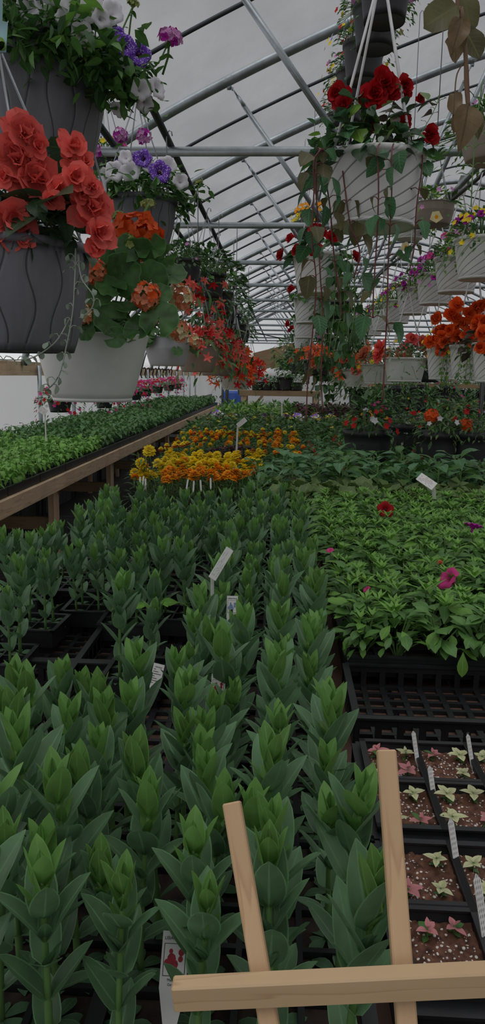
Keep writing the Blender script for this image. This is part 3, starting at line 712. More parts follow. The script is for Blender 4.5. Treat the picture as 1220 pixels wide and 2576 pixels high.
clump(T3, 350, 470, 2.96, 110, 120, ['dark', 'mid', 'mid'], 'sp', .045, .026, ry=.5); clump(T3, 465, 500, 3.08, 50, 50, ['mid', 'dark'], 'ov', .04, .02); clump(T3, 265, 470, 3.02, 45, 40, ['mid', 'pet'], 'ov', .045, .02)
trail(T3, [(440, 470, 3.0), (480, 500, 3.0), (500, 470, 3.02), (515, 470, 3.02)], .03, .02, .03, ['mid'], 'ov', 'stem', r=.002, pet=.01, hang=0)
T4 = basket('small black pot under a thick cushion of dark green leaves, left row', P(462, 655, 4.5), 'black', .105, .08, .13, 'bush#1', .33, RZ, flowers=[('small_pink_p', 5, .8)], Rr=.2)
for i, (px, py, D, fk) in enumerate([(520, 690, 5.4, 'bush#2'), (545, 735, 6.3, 'bush_f#1'), (560, 765, 7.2, 'bush_f#2'), (578, 790, 8.3, 'silver_f#1'), (592, 815, 9.6, 'bush_f#1'), (606, 830, 11.0, 'lance#9')]):
    basket('%s dark leafy basket behind the small black pot in the left row' % ORDN(i), P(px, py, D), 'black', .14, .1, .17, fk, .36, RZ, flowers=[('small_pink_p', 6, 1), ('small_lav', 5, 1)], fs=1.35 if i < 3 else 1.15, droop=.25)
def lowleft(lab, px, py, D, style, rt, h, fk, fl, fs=1.1, droop=.1):
    t = basket(lab, P(px, py, D), style, rt, rt*.75, h, fk, .45, RZ, flowers=fl, fs=fs, droop=droop); return t
lowleft('ribbed pale grey basket with peach geraniums behind the white bowl', 421, 850, 3.75, 'rib', .108, .135, 'ger_f#1', [('ger_peach', 4, .9)])
TB = lowleft('taupe basket of drooping scarlet starry begonias, lower left row', 497, 872, 4.6, 'taupe', .12, .15, 'lance#1', [('star_coral', 26, 1.35), ('star_red', 16, 1.3)], 1.2, .2)
lowleft('olive brown basket of scarlet starry begonias behind the taupe one', 548, 882, 5.6, 'taupe', .14, .18, 'lance#2', [('star_coral', 22, 1.4), ('star_red', 14, 1.3)], 1.1, .2)
lowleft('grey basket with red orange starry begonias above the aisle end', 585, 905, 6.6, 'rib', .13, .16, 'lance#3', [('star_orange', 34, 1.7), ('star_red', 24, 1.6)], 1.0, .22)
lowleft('white basket with red orange begonias lowest in the left row', 592, 948, 6.0, 'plain', .13, .1, 'lance#4', [('star_orange', 22, 1.5), ('star_red', 16, 1.5)], .9, .1)
lowleft('white basket with scarlet begonias, farthest of the lower left row', 622, 930, 8.2, 'plain', .14, .15, 'lance#3', [('star_red', 30, 1.9), ('star_orange', 18, 1.8)], .9, .2)
for (cx, cy, D, rp, n) in [(520, 735, 4.4, 60, 60), (560, 800, 4.9, 50, 50), (500, 790, 4.5, 45, 20)]: pass
mb = MB()
for i in range(150):
    u = R.random(); x = 470+140*u+R.gauss(0, 18); y = 705+185*u+R.gauss(0, 26); D = 4.35+1.2*u+rnd(-.1, .1); w = P(x, y, D)-TB.location
    leaf(mb, XF(w, rnd(0, 6.3), rad(rnd(-60, 30)), rnd(-.5, .5)), rnd(.06, .11), .02, 'la', .4, .2, R.choice(['mid', 'olive', 'dark', 'dark']), 3)
mb.build('foliage', TB)
for i in range(58):
    u = R.random(); x = 480+120*u+R.gauss(0, 20); y = 700+190*u+R.gauss(0, 28); D = 4.3+1.1*u
    w = P(x, y, D); put_flower(TB, R.choice(['star_coral', 'star_red', 'star_coral']), w-TB.location, Vector((rnd(-.6, .6), -.7, rnd(-.9, .3))), rnd(1.05, 1.6))
# mixed basket peeking out between the two big grey baskets at left
basket('small mixed basket of yellow and rose blooms between the grey baskets', P(262, 400, 4.3), 'black', .12, .09, .12, 'calib#1', .36, RZ, flowers=[('small_yellow', 8, 1.2), ('small_hotpink', 8, 1.2), ('small_lav', 10, 1), ('verbena', 4, 1)], fs=1.0)
# ---------------------------------------------------------------- centre row: white swirl baskets
WR = dict(wire='wire_white', wr=.0042)
T5 = basket('large white swirl basket with crimson begonias and trailing vines', P(942, 396, 2.4), 'swirl', .15, .125, .2, 'beg_green#1', .48, 3.82,
  expl=E([(858, 240, .95), (865, 262, .7), (965, 212, .95), (945, 240, 1), (985, 235, .7), (925, 250, .7), (1015, 215, .8), (945, 320, .5), (1015, 315, .75), (1080, 342, .85), (1020, 240, .5)], ['rose_crimson', 'rose2_crimson'], 1.0, -.08) + [(1055, 248, 0, 'rose2_crimson', .45)], rz=1.2, **WR)
clump(T5, 880, 320, 2.3, 55, 26, ['dark', 'begonia_leaf', 'vine_leaf', 'lime'], 'ov', .06, .05); clump(T5, 1000, 310, 2.34, 75, 50, ['bronze_leaf', 'begonia_leaf', 'dark', 'olive'], 'ov', .05, .04); clump(T5, 820, 370, 2.32, 35, 22, ['lime', 'pet', 'vine_leaf'], 'ov', .035, .025); clump(T5, 950, 350, 2.26, 80, 22, ['vine_leaf', 'silver', 'olive'], 'ov', .045, .03, ry=.3)
VL = ['vine_leaf', 'vine_leaf', 'vine_leaf', 'vine_red']
trail(T5, [(840, 372, 2.3), (800, 385, 2.25), (795, 470, 2.25), (800, 560, 2.25), (805, 680, 2.25), (812, 800, 2.25), (808, 930, 2.25), (812, 1040, 2.25)], .062, .047, .044, VL, 'co', 'stem_red', 'vine', skip=.1, fade=.5)
trail(T5, [(835, 375, 2.3), (792, 395, 2.24), (790, 480, 2.24), (785, 600, 2.24), (795, 700, 2.24), (790, 800, 2.24), (775, 950, 2.24), (770, 1060, 2.24)], .06, .046, .046, VL, 'co', 'stem_red', 'vine', skip=.1, fade=.5)
trail(T5, [(955, 362, 2.24), (950, 380, 2.2), (952, 480, 2.2), (948, 600, 2.2), (940, 720, 2.2), (938, 800, 2.2)], .06, .048, .06, VL, 'co', 'stem_red', 'vine', skip=.2, fade=.4)
trail(T5, [(990, 362, 2.24), (985, 390, 2.2), (985, 500, 2.2), (978, 620, 2.2), (974, 760, 2.2), (968, 900, 2.2), (962, 1010, 2.2)], .06, .045, .065, VL, 'co', 'stem_red', 'vine', skip=.2, fade=.4)
trail(T5, [(1060, 372, 2.34), (1062, 420, 2.3), (1048, 520, 2.3), (1042, 620, 2.3), (1030, 680, 2.3)], .05, .035, .07, ['vine_red', 'vine_leaf'], 'co', 'stem_red', 'vine', skip=.3)
trail(T5, [(862, 430, 2.3), (880, 560, 2.28), (895, 600, 2.28), (905, 640, 2.28), (890, 700, 2.28)], .07, .052, .06, VL, 'co', 'stem_red', 'vine')
trail(T5, [(822, 380, 2.3), (815, 420, 2.27), (830, 520, 2.27), (838, 620, 2.3), (850, 720, 2.3), (860, 800, 2.3)], .055, .042, .05, VL, 'co', 'stem_red', 'vine')
trail(T5, [(1050, 350, 2.4), (1080, 300, 2.42), (1100, 260, 2.43), (1103, 240, 2.43)], .012, .005, .02, ['dark'], 'la', 'stem', 'seed_stem', r=.0012, hang=40)
for i, (px, py, D) in enumerate([(800, 640, 4.6), (779, 748, 6.9), (768, 802, 9.2), (762, 838, 11.5)]):
    t = basket(['white swirl basket with red flowers half hidden by the dangling vines', 'white swirl basket with thick pale rim, second behind the vines', 'white swirl basket third in line behind the vines', 'farthest white swirl basket in line behind the vines'][i], P(px, py, D), 'swirl', .15, .112, .225, 'beg_green#1', .42, RZ, flowers=[('rose_crimson', 8, 1)], rz=i, wire='wire_white', wr=.0035)
    if i < 2:
        for k in range(5):
            x0 = px+(35+12*k)*4.6/D; trail(t, [(x0, py-10, D-.1), (x0+8, py+60, D-.16), (x0+4+rnd(-8, 8), py+150, D-.16), (x0+rnd(-12, 12), py+260, D-.16)], .075, .06, .07, ['dark', 'vine_leaf', 'mid'], 'co', 'stem', 'vine', r=.003)
DEADS = thing('trailing_plant_strand', 'withered strand of brown and green leaves dangling at the upper right edge', 'vine', P(1165, -40, 1.35))
mb = MB(); lo = DEADS.location; w = lambda x, y, D=1.35: P(x, y, D)-lo
tube(mb, smooth_pts([w(1150, -60)+Vector((0, 0, 1.15)), w(1150, -60)+Vector((0, 0, .5)), w(1153, -60), w(1160, 20), w(1168, 100), w(1172, 155), w(1173, 215), w(1178, 268)], 4), .0036, 'stem_brown', 6); tube(mb, smooth_pts([w(1172, 150), w(1150, 185), w(1144, 235)], 4), .0012, 'stem_brown', 5); tube(mb, smooth_pts([w(1176, 165), w(1178, 220), w(1181, 275)], 4), .002, 'stem_red', 5)
mb.build('stem', DEADS)
def big_leaf(x, y, D, Lpx, Wpx, ang, key, sh='co', bend=.3, fold=.3, tilt=0, wav=.05):
    mb = MB(); M = Matrix.Translation(w(x, y, D)) @ CM.to_4x4() @ Matrix.Rotation(rad(ang), 4, 'Z') @ Matrix.Rotation(tilt, 4, 'Y') @ Matrix.Translation((0, 0, 0))
    leaf(mb, M, Lpx*D/1950, Wpx*D/1950, sh, bend, fold, key, 9, 5, wav=wav, ph=rnd(0, 6)); o = mb.build('leaf', DEADS); return o
big_leaf(1152, 15, 1.34, 88, 78, 118, 'vine_red', 'ro', .2, .15); big_leaf(1160, -20, 1.36, 90, 56, 200, 'vine_red', 'ro', .3, .3); big_leaf(1162, 45, 1.33, 78, 62, 165, 'dead_leaf', 'ov', .4, .6, wav=.1); big_leaf(1165, 70, 1.36, 78, 58, 215, 'vine_red', 'ro', .3, .2); big_leaf(1140, 85, 1.35, 62, 55, 190, 'dead_leaf', 'ov', .3, .4, wav=.12)
big_leaf(1144, 232, 1.35, 52, 42, 178, 'dead_leaf', 'ro', .2, .5, wav=.1); big_leaf(1178, 265, 1.33, 102, 88, 172, 'dead_leaf', 'ov', .5, .7, wav=.06); big_leaf(1190, 275, 1.36, 70, 40, 195, 'vine_red', 'ov', .4, .3); big_leaf(1140, 280, 1.36, 55, 26, 190, 'dead_leaf', 'ov', .8, .8, wav=.12)
# second strand at the right edge, fresh leaves
o = trail(DEADS, [(1215, 200, 1.9), (1200, 300, 1.9), (1190, 420, 1.9), (1185, 520, 1.9)], .03, .012, .03, ['dark', 'mid'], 'la', 'stem', 'side_shoot', r=.0015, hang=20)
# ---------------------------------------------------------------- high row of small black pots under the rafters
for i, (px, py, D, fk, fl) in enumerate([(972, -70, 3.2, 'calib#2', 'small_pink_p'), (947, 15, 3.62, 'calib#3', 'small_cream'), (916, 110, 4.05, 'calib_f#1', 'small_red'), (893, 178, 4.5, 'calib_f#2', 'small_pink_p'), (876, 235, 5.0, 'calib_f#1', 'small_cream'), (858, 290, 5.6, 'calib_f#2', 'small_red')]):
    basket(['topmost black pot cut off by the upper edge of the picture', 'black pot with cream blooms second from the top in the high row', 'black pot with red and yellow blooms third in the high row', 'black pot with pink blooms fourth in the high row', 'black pot with cream blooms fifth in the high row', 'black pot lowest in the high row behind the crimson begonias'][i], P(px, py, D), 'black', .105, .078, .175, fk, .3, 3.9, flowers=[(fl, 22, 1.1), ('small_yellow', 10, 1), ('small_red' if i % 2 else 'small_lav', 10, 1)], fs=1.15, Rr=.24, H=.1, droop=.16, front=False)
for lab, px, py, D, fl in [('tiny black pot of rusty orange blooms above the second cross bar', 785, 540, 7.2, 'small_orange'), ('tiny black pot of yellow blooms beside the second cross bar', 762, 562, 8.2, 'small_yellow')]:
    basket(lab, P(px, py, D), 'black', .11, .08, .14, 'calib_f#2', .34, 3.9, flowers=[(fl, 30, 1.5)], fs=1, Rr=.22)
# ---------------------------------------------------------------- right row, upper tier
UP = [(1212, 600, 4.12), (1152, 648, 4.75), (1098, 690, 5.5), (1042, 725, 6.3), (1000, 756, 7.2), (966, 782, 8.2), (938, 800, 9.3), (915, 812, 10.4), (897, 826, 11.6)]
UC = [['small_yellow', 'small_yellow', 'petunia_magenta'], ['petunia_hotpink', 'small_pink_p'], ['small_pink_p', 'petunia_magenta'], ['petunia_magenta'], ['small_yellow', 'petunia_magenta'], ['small_yellow'], ['petunia_magenta'], ['petunia_magenta', 'small_pink_p'], ['small_lav']]
UN = ['yellow blooms at the right edge', 'pink and yellow blooms', 'pale pink blooms', 'purple blooms', 'mixed yellow and purple blooms', 'mostly yellow blooms', 'deep purple blooms', 'small purple blooms', 'faint mauve blooms']
for i, (px, py, D) in enumerate(UP):
    basket('upper white swirl basket with %s, %s in the right row' % (UN[i], ORDN(i)), P(px, py, D), 'swirl', .14, .105, .205, 'cush#%d' % (1+i % 3), .36, RZ, flowers=[(k, 13 if i < 5 else 11, (.62 if 'pet' in k else 1.25)) for k in UC[i]], plate=True, rz=i*.7, Rr=.19, H=.16, droop=.14, fs=1.02, wire='wire_white', wr=.003)
LOW = [(1246, 862, 3.9, 'beg_bronze#1', ['rose_redorange']), (1182, 868, 4.4, 'beg_bronze#1', ['rose_redorange']), (1112, 876, 4.9, 'lime_f#1', ['rose_redorange', 'small_yellow'])]
LN = ['white swirl basket cut by the right edge, lower tier of red orange begonias', 'white swirl basket of red orange begonias with bronze leaves, lower right tier', 'small white basket with frilled rim and trailing lime leaves, lower right tier']
for i, (px, py, D, fk, fl) in enumerate(LOW):
    t = basket(LN[i], P(px, py, D), 'swirl', .112 if i < 2 else .095, .085 if i < 2 else .072, .195, fk, .5, RZ, flowers=[(k, 20, 1) for k in fl], rz=i, Rr=.2, H=.17, fs=1.25, wire='wire_white', wr=.003, droop=.05)
    for k in range(3 if i else 2):
        x0 = px+rnd(-35, 30); trail(t, [(x0, py-5, D-.1), (x0+3, py+30, D-.14), (x0+rnd(-6, 6), py+80, D-.14), (x0+rnd(-8, 8), py+(150 if k == 0 and i == 2 else 95), D-.14)], .022, .018, .016, ['lime', 'lime', 'mid'], 'ro', 'stem', 'trailing_stem', r=.0016, pet=.006)
for x, y, r in [(1100, 800, 1), (1130, 790, .9), (1150, 770, 1), (1180, 790, 1.1), (1210, 770, 1.1), (1200, 820, 1), (1165, 815, .8), (1175, 850, 1), (1110, 845, .9), (1090, 855, .8), (1130, 830, .9), (1145, 800, .9), (1215, 800, 1), (1195, 775, .9)]: put_flower(t, R.choice(['rose_redorange', 'rose2_redorange']), P(x, y, 4.25)-t.location, Vector((rnd(-.4, .4), -.8, rnd(-.1, .5))), 1.05*r)
L2 = [(1020, 900, 5.6, 'plain', 'silver_f#2', [('rose_coral', 7, 1.4), ('small_yellow', 4, 1.3)], 'grey white basket with coral begonias and silvery trailers under the right row'),
      (1065, 905, 6.0, 'black', 'beg_green#1', [('rose_coral', 7, 1.5)], 'dark basket with coral double begonias left of the frilled white basket'),
      (955, 915, 6.6, 'plain', 'silver_f#3', [('rose_peach', 4, 1.3), ('small_yellow', 18, 1.8)], 'grey white basket with yellow blooms in the lower middle'),
      (902, 928, 7.4, 'plain', 'lance#5', [('star_orange', 18, 1.9), ('rose_coral', 6, 1.2)], 'grey white basket with orange begonias in the lower middle'),
      (862, 930, 8.4, 'plain', 'lance#6', [('star_orange', 22, 2)], 'white basket with orange star begonias behind the dangling vines'),
      (798, 905, 8.2, 'black', 'lance#7', [('star_orange', 22, 2), ('rose_peach', 6, 1.3)], 'dark basket of salmon orange begonias between the two dangling vines'),
      (770, 900, 10.5, 'black', 'bush_f#1', [('star_orange', 12, 2)], 'dark leafy basket beside the far timber beam'),
      (830, 850, 9.5, 'black', 'bush_f#2', [('small_pink_p', 8, 2)], 'dark leafy basket high behind the dangling vines')]
for (px, py, D, st, fk, fl, lab) in L2:
    t = basket(lab, P(px, py, D), st, .155, .12, .17, fk, .45, RZ, flowers=fl, Rr=.2, H=.12, fs=1.05, droop=.15, wire='wire_white', wr=.003)
for i, (px, py, D) in enumerate([(752, 915, 12.2), (790, 880, 11.6), (812, 930, 10.8), (840, 905, 11.2), (868, 880, 10.2), (905, 880, 11.4), (735, 880, 13.4), (825, 870, 13.0)]):
    basket('dark leafy basket in the far thicket behind the vines, %s of the group' % ORD[i], P(px, py, D), 'black', .15, .11, .16, R.choice(['bush_f#1', 'bush_f#2', 'lance#6']), .4, RZ, flowers=[(R.choice(['star_orange', 'small_pink_p', 'small_cream']), 7, 1.6)], fs=1.6, droop=.3)
for (px, py, D) in [(850, 760, 6.5), (868, 810, 7.5)]:
    t = basket('leafy dark basket hanging behind the vines near (%s) the purple petunias' % ('and above' if px == 850 else 'just below'), P(px, py, D), 'black', .12, .09, .13, 'bush_f#1', .4, RZ, fs=1.2)
    for k in range(6):
        x0 = px+rnd(-45, 45); trail(t, [(x0, py-5, D-.1), (x0+5, py+60, D-.12), (x0+rnd(-12, 12), py+170, D-.12)], .07, .05, .06, ['dark', 'vine_leaf'], 'co', 'stem', 'trailing_stem', r=.003)
for lab, px, py, D, st in [('tan basket of bright green leaves above the right rail', 1090, 515, 4.9, 'taupe'), ('white basket of bright green leaves above the black hose', 1030, 560, 6.0, 'swirl'), ('leafy basket at the right edge above the yellow blooms', 1240, 330, 3.4, 'taupe')]:
    basket(lab, P(px, py, D), st, .125, .1, .12, 'lime_f#2' if 'bright' in lab else 'calib#3', .34, prof_z(P(px, py, D).x)-.02, flowers=[('small_pink_p', 5, 1.3)], fs=1.25)
# ================================================================ benches
BT = .87      # bench top
def bevel(o, w=.002):
    m_ = o.modifiers.new('bevel', 'BEVEL'); m_.width = w; m_.segments = 1; m_.limit_method = 'ANGLE'; return o
t = thing('growing_bench', 'low wooden growing bench under the flats of lisianthus and petunias', 'bench', (.6, 0, 0))
mb = MB()
for i in range(22): box(mb, (-1.25+.15*i+.07, 1.75, BT-.012), (.135, 3.3, .024), 'wood_wet')
mb.build('slatted_top', t, smooth=False)
for x, y in ((-1.2, .3), (-1.2, 1.8), (-1.2, 3.2), (1.9, .3), (1.9, 3.2)):
    mb = MB(); box(mb, (0, 0, (BT-.1)/2), (.085, .085, BT-.1), 'wood_leg'); mb.build('leg', t, (x, y, 0), smooth=False)
mb = MB(); box(mb, (-1.24, 1.75, BT-.065), (.04, 3.3, .08), 'wood_bench'); box(mb, (1.98, 1.75, BT-.065), (.04, 3.3, .08), 'wood_bench'); mb.build('side_rail', t, smooth=False)
t = thing('growing_bench', 'wooden growing bench under the marigolds and bedding plants', 'bench', (.6, 0, 0))
mb = MB()
for i in range(22): box(mb, (-1.3+.17*i+.08, 8.4, BT-.012), (.155, 9.9, .024), 'wood_wet')
mb.build('slatted_top', t, smooth=False)
for y in (3.6, 6, 8.5, 11, 13):
    for x in (-1.25, 2.1): mb = MB(); box(mb, (0, 0, (BT-.024)/2), (.085, .085, BT-.024), 'wood_leg'); mb.build('leg', t, (x, y, 0), smooth=False)
# long bench along the left wall
LB = .905
t = thing('seedling_bench', 'long pale wooden bench full of seedling flats along the left wall', 'bench', (-1.4, 0, 0))
y = 2.6; k = 0
while y < 17.5:
    ln = 1.62 if k else 1.4
    mb = MB(); box(mb, (0, 0, 0), (.038, ln-.006, .092), 'wood_bench'); bevel(mb.build('front_board', t, (-.02, y+ln/2, LB-.044), smooth=False)); y += ln; k += 1
mb = MB()
for i in range(7): box(mb, (-.12-.155*i, 9.9, LB-.018), (.14, 14.6, .02), 'wood_bench')
mb.build('slatted_top', t, smooth=False)
for i in range(9):
    yy = 4.8+1.63*i
    for xx, full in ((-.085, True), (-1.1, False)):
        mb = MB(); vs = [(-.02, -.045, .0), (.02, -.045, .0), (.02, .045, 0), (-.02, .045, 0), (-.02, -.06, LB-.075), (.02, -.06, LB-.075), (.02, .06, LB-.075), (-.02, .06, LB-.075)]
        mb.add(vs, [(3, 2, 1, 0), (4, 5, 6, 7), (0, 1, 5, 4), (1, 2, 6, 5), (2, 3, 7, 6), (3, 0, 4, 7)], 'wood_leg'); bevel(mb.build('leg', t, (xx, yy, 0), smooth=False))
    mb = MB(); box(mb, (-.59, yy, LB-.33), (.97, .035, .085), 'wood_x'); bevel(mb.build('stretcher', t, smooth=False))
    mb = MB(); box(mb, (-.59, yy+.045, LB-.1), (1.05, .035, .09), 'wood_x'); mb.build('bearer', t, smooth=False)
# ================================================================ trays
def web(mb, x0, x1, y0, y1, z0, z1, t_, key='black_plastic'):
    box(mb, ((x0+x1)/2, (y0+y1)/2, (z0+z1)/2), (max(x1-x0, t_), max(y1-y0, t_), z1-z0), key)
def cell_tray(W, Ln, nx, ny, h=.055):
    """plug flat; local origin at the base centre"""
    mb = MB(); a, b_ = W/2, Ln/2
    for i in range(nx+1):
        x = -a+W*i/nx; web(mb, x, x, -b_, b_, h*.25, h, .007 if 0 < i < nx else .012)
    for j in range(ny+1):
        y = -b_+Ln*j/ny; web(mb, -a, a, y, y, h*.25, h, .007 if 0 < j < ny else .012)
    for s in (-1, 1):
        web(mb, s*a-.008, s*a+.008, -b_, b_, h, h+.004, .01); web(mb, -a, a, s*b_-.008, s*b_+.008, h, h+.004, .01)
    for i in range(nx):
        for j in range(ny):
            x = -a+W*(i+.5)/nx; y = -b_+Ln*(j+.5)/ny; c1 = W/nx*.36; c2 = Ln/ny*.36
            vs = [(x+p*c1*q, y+r_*c2*q, z) for q, z in ((1.25, h*.7), (.75, .001)) for p, r_ in ((-1, -1), (1, -1), (1, 1), (-1, 1))]
            mb.add(vs, [(0, 1, 5, 4), (1, 2, 6, 5), (2, 3, 7, 6), (3, 0, 4, 7), (7, 6, 5, 4)], 'black_plastic')
    so = MB(); so.add([(-a+.004, -b_+.004, h*.82), (a-.004, -b_+.004, h*.82), (a-.004, b_-.004, h*.82), (-a+.004, b_-.004, h*.82)], [(0, 1, 2, 3)], 'soil')
    return mb.mesh('cell_grid', False), so.mesh('soil', False)
def mesh_flat(W, Ln, h=.06, gx=11, gy=6, key='black_plastic'):
    """open mesh carrying flat with slotted walls"""
    mb = MB(); a, b_ = W/2, Ln/2
    for i in range(gx+1): x = -a+W*i/gx; web(mb, x, x, -b_, b_, .001, .008, .012)
    for j in range(gy+1): y = -b_+Ln*j/gy; web(mb, -a, a, y, y, .001, .0085, .011)
    for s in (-1, 1):
        for z0, z1 in ((h*.75, h), (.001, h*.2)):
            web(mb, s*a, s*a, -b_, b_, z0, z1, .006); web(mb, -a, a, s*b_, s*b_, z0, z1, .006)
        web(mb, s*a-.007, s*a+.007, -b_, b_, h, h+.004, .01); web(mb, -a, a, s*b_-.007, s*b_+.007, h, h+.004, .01)
        for i in range(gx+1): x = -a+W*i/gx; web(mb, x-.006, x+.006, s*b_, s*b_, .001, h, .007)
        for j in range(gy+1): y = -b_+Ln*j/gy; web(mb, s*a, s*a, y-.006, y+.006, .001, h, .007)
    return mb.mesh('tray_frame', False)
CT = cell_tray(.268, .53, 4, 8); MF_V = mesh_flat(.27, .53, .055, 7, 13); MF_H = mesh_flat(.53, .265, .055, 13, 7)
CX = [-.035-.27*i for i in range(3)]; CY = [.74+.54*j for j in range(5)]
WHERE = ['right hand', 'middle', 'left hand']; ROWN = ['front', 'second', 'third', 'fourth', 'rear']
for i, x in enumerate(CX):
    for j, y in enumerate(CY):
        sparse = (j in (1, 2) and i > 0)
        if not (inview((x, y, BT), 250)): continue
        if sparse:
            o = ob('mesh_tray', MF_V, None, (x, y, BT)); tag(o, 'nearly empty black mesh tray among the lisianthus, %s, %s' % ('middle' if i == 1 else 'aisle side', 'nearer one' if j == 1 else 'farther one'), 'tray', 'black trays of the lisianthus block')
        else:
            t = thing('plug_tray', 'black cell tray under lisianthus, %s column, %s row of trays' % (WHERE[i], ROWN[j]), 'tray', (x, y, BT), 0, 'black trays of the lisianthus block'); ob('cell_grid', CT[0], t); ob('soil', CT[1], t)
# ================================================================ lisianthus
def lis_meshes(H, seed, lo=False):
    st, fo, tp = MB(), MB(), MB(); R.seed(seed); n = 3 if lo else 6; cr = 3 if lo else 5
    lean = Vector((rnd(-.012, .012), rnd(-.012, .012), 0)); pos = lambda z: Vector((lean.x*(z/H)**2*2, lean.y*(z/H)**2*2, z))
    tube(st, [pos(H*i/5) for i in range(6)], [.0038, .0036, .0033, .003, .0026, .002], 'stem', 5 if lo else 7)
    for i in range(6): leaf(fo, XF((0, 0, .006), i*1.05+rnd(-.2, .2), rad(rnd(0, 22))), rnd(.03, .045), rnd(.014, .019), 'sp', .5, .2, 'lis_low', n, 3)
    zs = [.2, .38, .54, .67, .78, .87, .94]; a = rnd(0, 3)
    for k, f_ in enumerate(zs):
        z = H*f_; a += PI/2+rnd(-.15, .15)
        s = (.05, .06, .066, .066, .06, .05, .037)[k]*rnd(.92, 1.1)*(H/.19)**.5; el = (42, 50, 55, 58, 60, 63, 70)[k]+rnd(-9, 9)
        for sg in (0, PI):
            if k > 2: leaf(tp if k > 4 else fo, XF(pos(z), a+sg+PI/2+rnd(-.3, .3), rad(66)), s*.5, s*.2, 'li', .1, .25, 'lis_young' if k > 3 else 'lis', n, 3)
            leaf(tp if k >= 5 else fo, XF(pos(z), a+sg, rad(el)), s, s*rnd(.46, .56), 'li', (-.1 if k > 3 else .1)*rnd(-.5, 2), .28, 'lis_young' if k >= 5 else 'lis', n+1, cr)
    for sg in (0, 2, 4.1): leaf(tp, XF(pos(H*.98), a+sg, rad(82)), .026*(H/.19)**.5, .011, 'li', -.2, .3, 'lis_young', n, 3)
    # side shoots in the axils
    for k in (2, 3, 4):
        z = H*zs[k]; aa = a+k*1.57+.8
        for sg in (-.5, .5): leaf(fo, XF(pos(z), aa+sg, rad(64)), .034*rnd(.8, 1.2), .013, 'li', .1, .25, 'lis' if k < 4 else 'lis_young', n, 3)
    return st, fo, tp
LV = []; LVF = []
for s in range(6):
    st, fo, tp = lis_meshes(.185+.012*(s % 3), 100+s); LV.append((st.mesh('stem'), fo.mesh('foliage'), tp.mesh('growing_tip')))
for s in range(5):
    st, fo, tp = lis_meshes(.165+.012*(s % 3), 200+s, True); m_ = MB()
    for q in (st, fo, tp):
        for f_, mi in zip(q.f, q.m): pass
        o_ = len(m_.v); m_.v += q.v; m_.uv += q.uv
        for f_, mi in zip(q.f, q.m): m_.f.append(tuple(i+o_ for i in f_)); m_.m.append(m_.k(q.keys[mi]))
    LVF.append(m_.mesh('lisianthus_plant'))
R.seed(5)
COLN = ['first', 'second', 'third', 'fourth', 'fifth', 'sixth', 'seventh', 'eighth', 'ninth', 'tenth', 'eleventh', 'twelfth']
nl = 0
for i, cx in enumerate(CX):
    for c in range(4):
        col = i*4+c; x0 = cx+.134-.067*(c+.5)
        for j, cy in enumerate(CY):
            for r_ in range(8):
                y0 = cy-.265+.53*(r_+.5)/8
                if y0 > 2.98 or y0 < .52: continue
                if j in (1, 2) and i > 0 and not (j == 1 and r_ < 1): continue
                if j >= 3 and (r_ % 4 == 3): continue
                if R.random() < (.04 if j < 3 else .08): continue
                x = x0+rnd(-.008, .008); y = y0+rnd(-.01, .01)
                if not (inview((x, y, BT+.2), 130) or inview((x, y, BT+.08), 130)): continue
                rown = j*8+r_; near = y < 1.75; s = rnd(.85, 1.12)*(1.06 if y < 1.3 else 1)
                base = (x, y, BT+.043)
                if near:
                    t = thing('lisianthus_plant', 'leafy lisianthus, %s column from the petunia side, %s row from the front' % (COLN[col], ORDN(rown)), 'plant', base, rnd(0, 6.3), 'lisianthus plants in the cell trays'); t.scale = (s,)*3
                    v_ = R.choice(LV)
                    for nm, me in zip(('stem', 'foliage', 'growing_tip'), v_): ob(nm, me, t)
                else:
                    o = ob('lisianthus_plant', R.choice(LVF), None, base, (0, 0, rnd(0, 6.3)), s*1.02)
                    tag(o, 'small lisianthus in the packed block before the marigolds, %s column from the petunia side' % COLN[col], 'plant', 'lisianthus plants, %s column of the far block' % COLN[col])
                nl += 1
print('LIS', nl)
# sparse packs of lisianthus standing in the mesh trays
def cell_pack(W, Ln, h, key='soil', nx=2, ny=2, low=False):
    mb = MB(); a, b_ = W/2, Ln/2
    for i in range(nx+1): x = -a+W*i/nx; e = 0 < i < nx; web(mb, x, x, -b_, b_, h*.3 if not e else h*.5, h*(.72 if (e and low) else 1), .004)
    for j in range(ny+1): y = -b_+Ln*j/ny; e = 0 < j < ny; web(mb, -a, a, y, y, h*.3 if not e else h*.5, h*(.72 if (e and low) else 1), .004)
    for s_ in (-1, 1):
        web(mb, s_*a-.005, s_*a+.005, -b_-.005, b_+.005, h, h+.003, .008); web(mb, -a-.005, a+.005, s_*b_-.005, s_*b_+.005, h, h+.003, .008)
    if low: nx = ny = 1
    for i in range(nx):
        for j in range(ny):
            x = -a+W*(i+.5)/nx; y = -b_+Ln*(j+.5)/ny; c1 = W/nx*.49; c2 = Ln/ny*.49
            vs = [(x+p*c1*q, y+r_*c2*q, z) for q, z in ((1, h), (.75, .0)) for p, r_ in ((-1, -1), (1, -1), (1, 1), (-1, 1))]
            mb.add(vs, [(0, 1, 5, 4), (1, 2, 6, 5), (2, 3, 7, 6), (3, 0, 4, 7), (7, 6, 5, 4)], 'black_plastic')
    so = MB(); g = 18; vs = []
    for jj in range(g+1):
        for ii in range(g+1): vs.append((-a*.96+2*a*.96*ii/g, -b_*.96+2*b_*.96*jj/g, h*.78+rnd(-.0025, .003)))
    so.add(vs, [(jj*(g+1)+ii, jj*(g+1)+ii+1, (jj+1)*(g+1)+ii+1, (jj+1)*(g+1)+ii) for jj in range(g) for ii in range(g)], key)
    return mb.mesh('cell_walls', False), so.mesh('soil')
CP = cell_pack(.12, .125, .058)
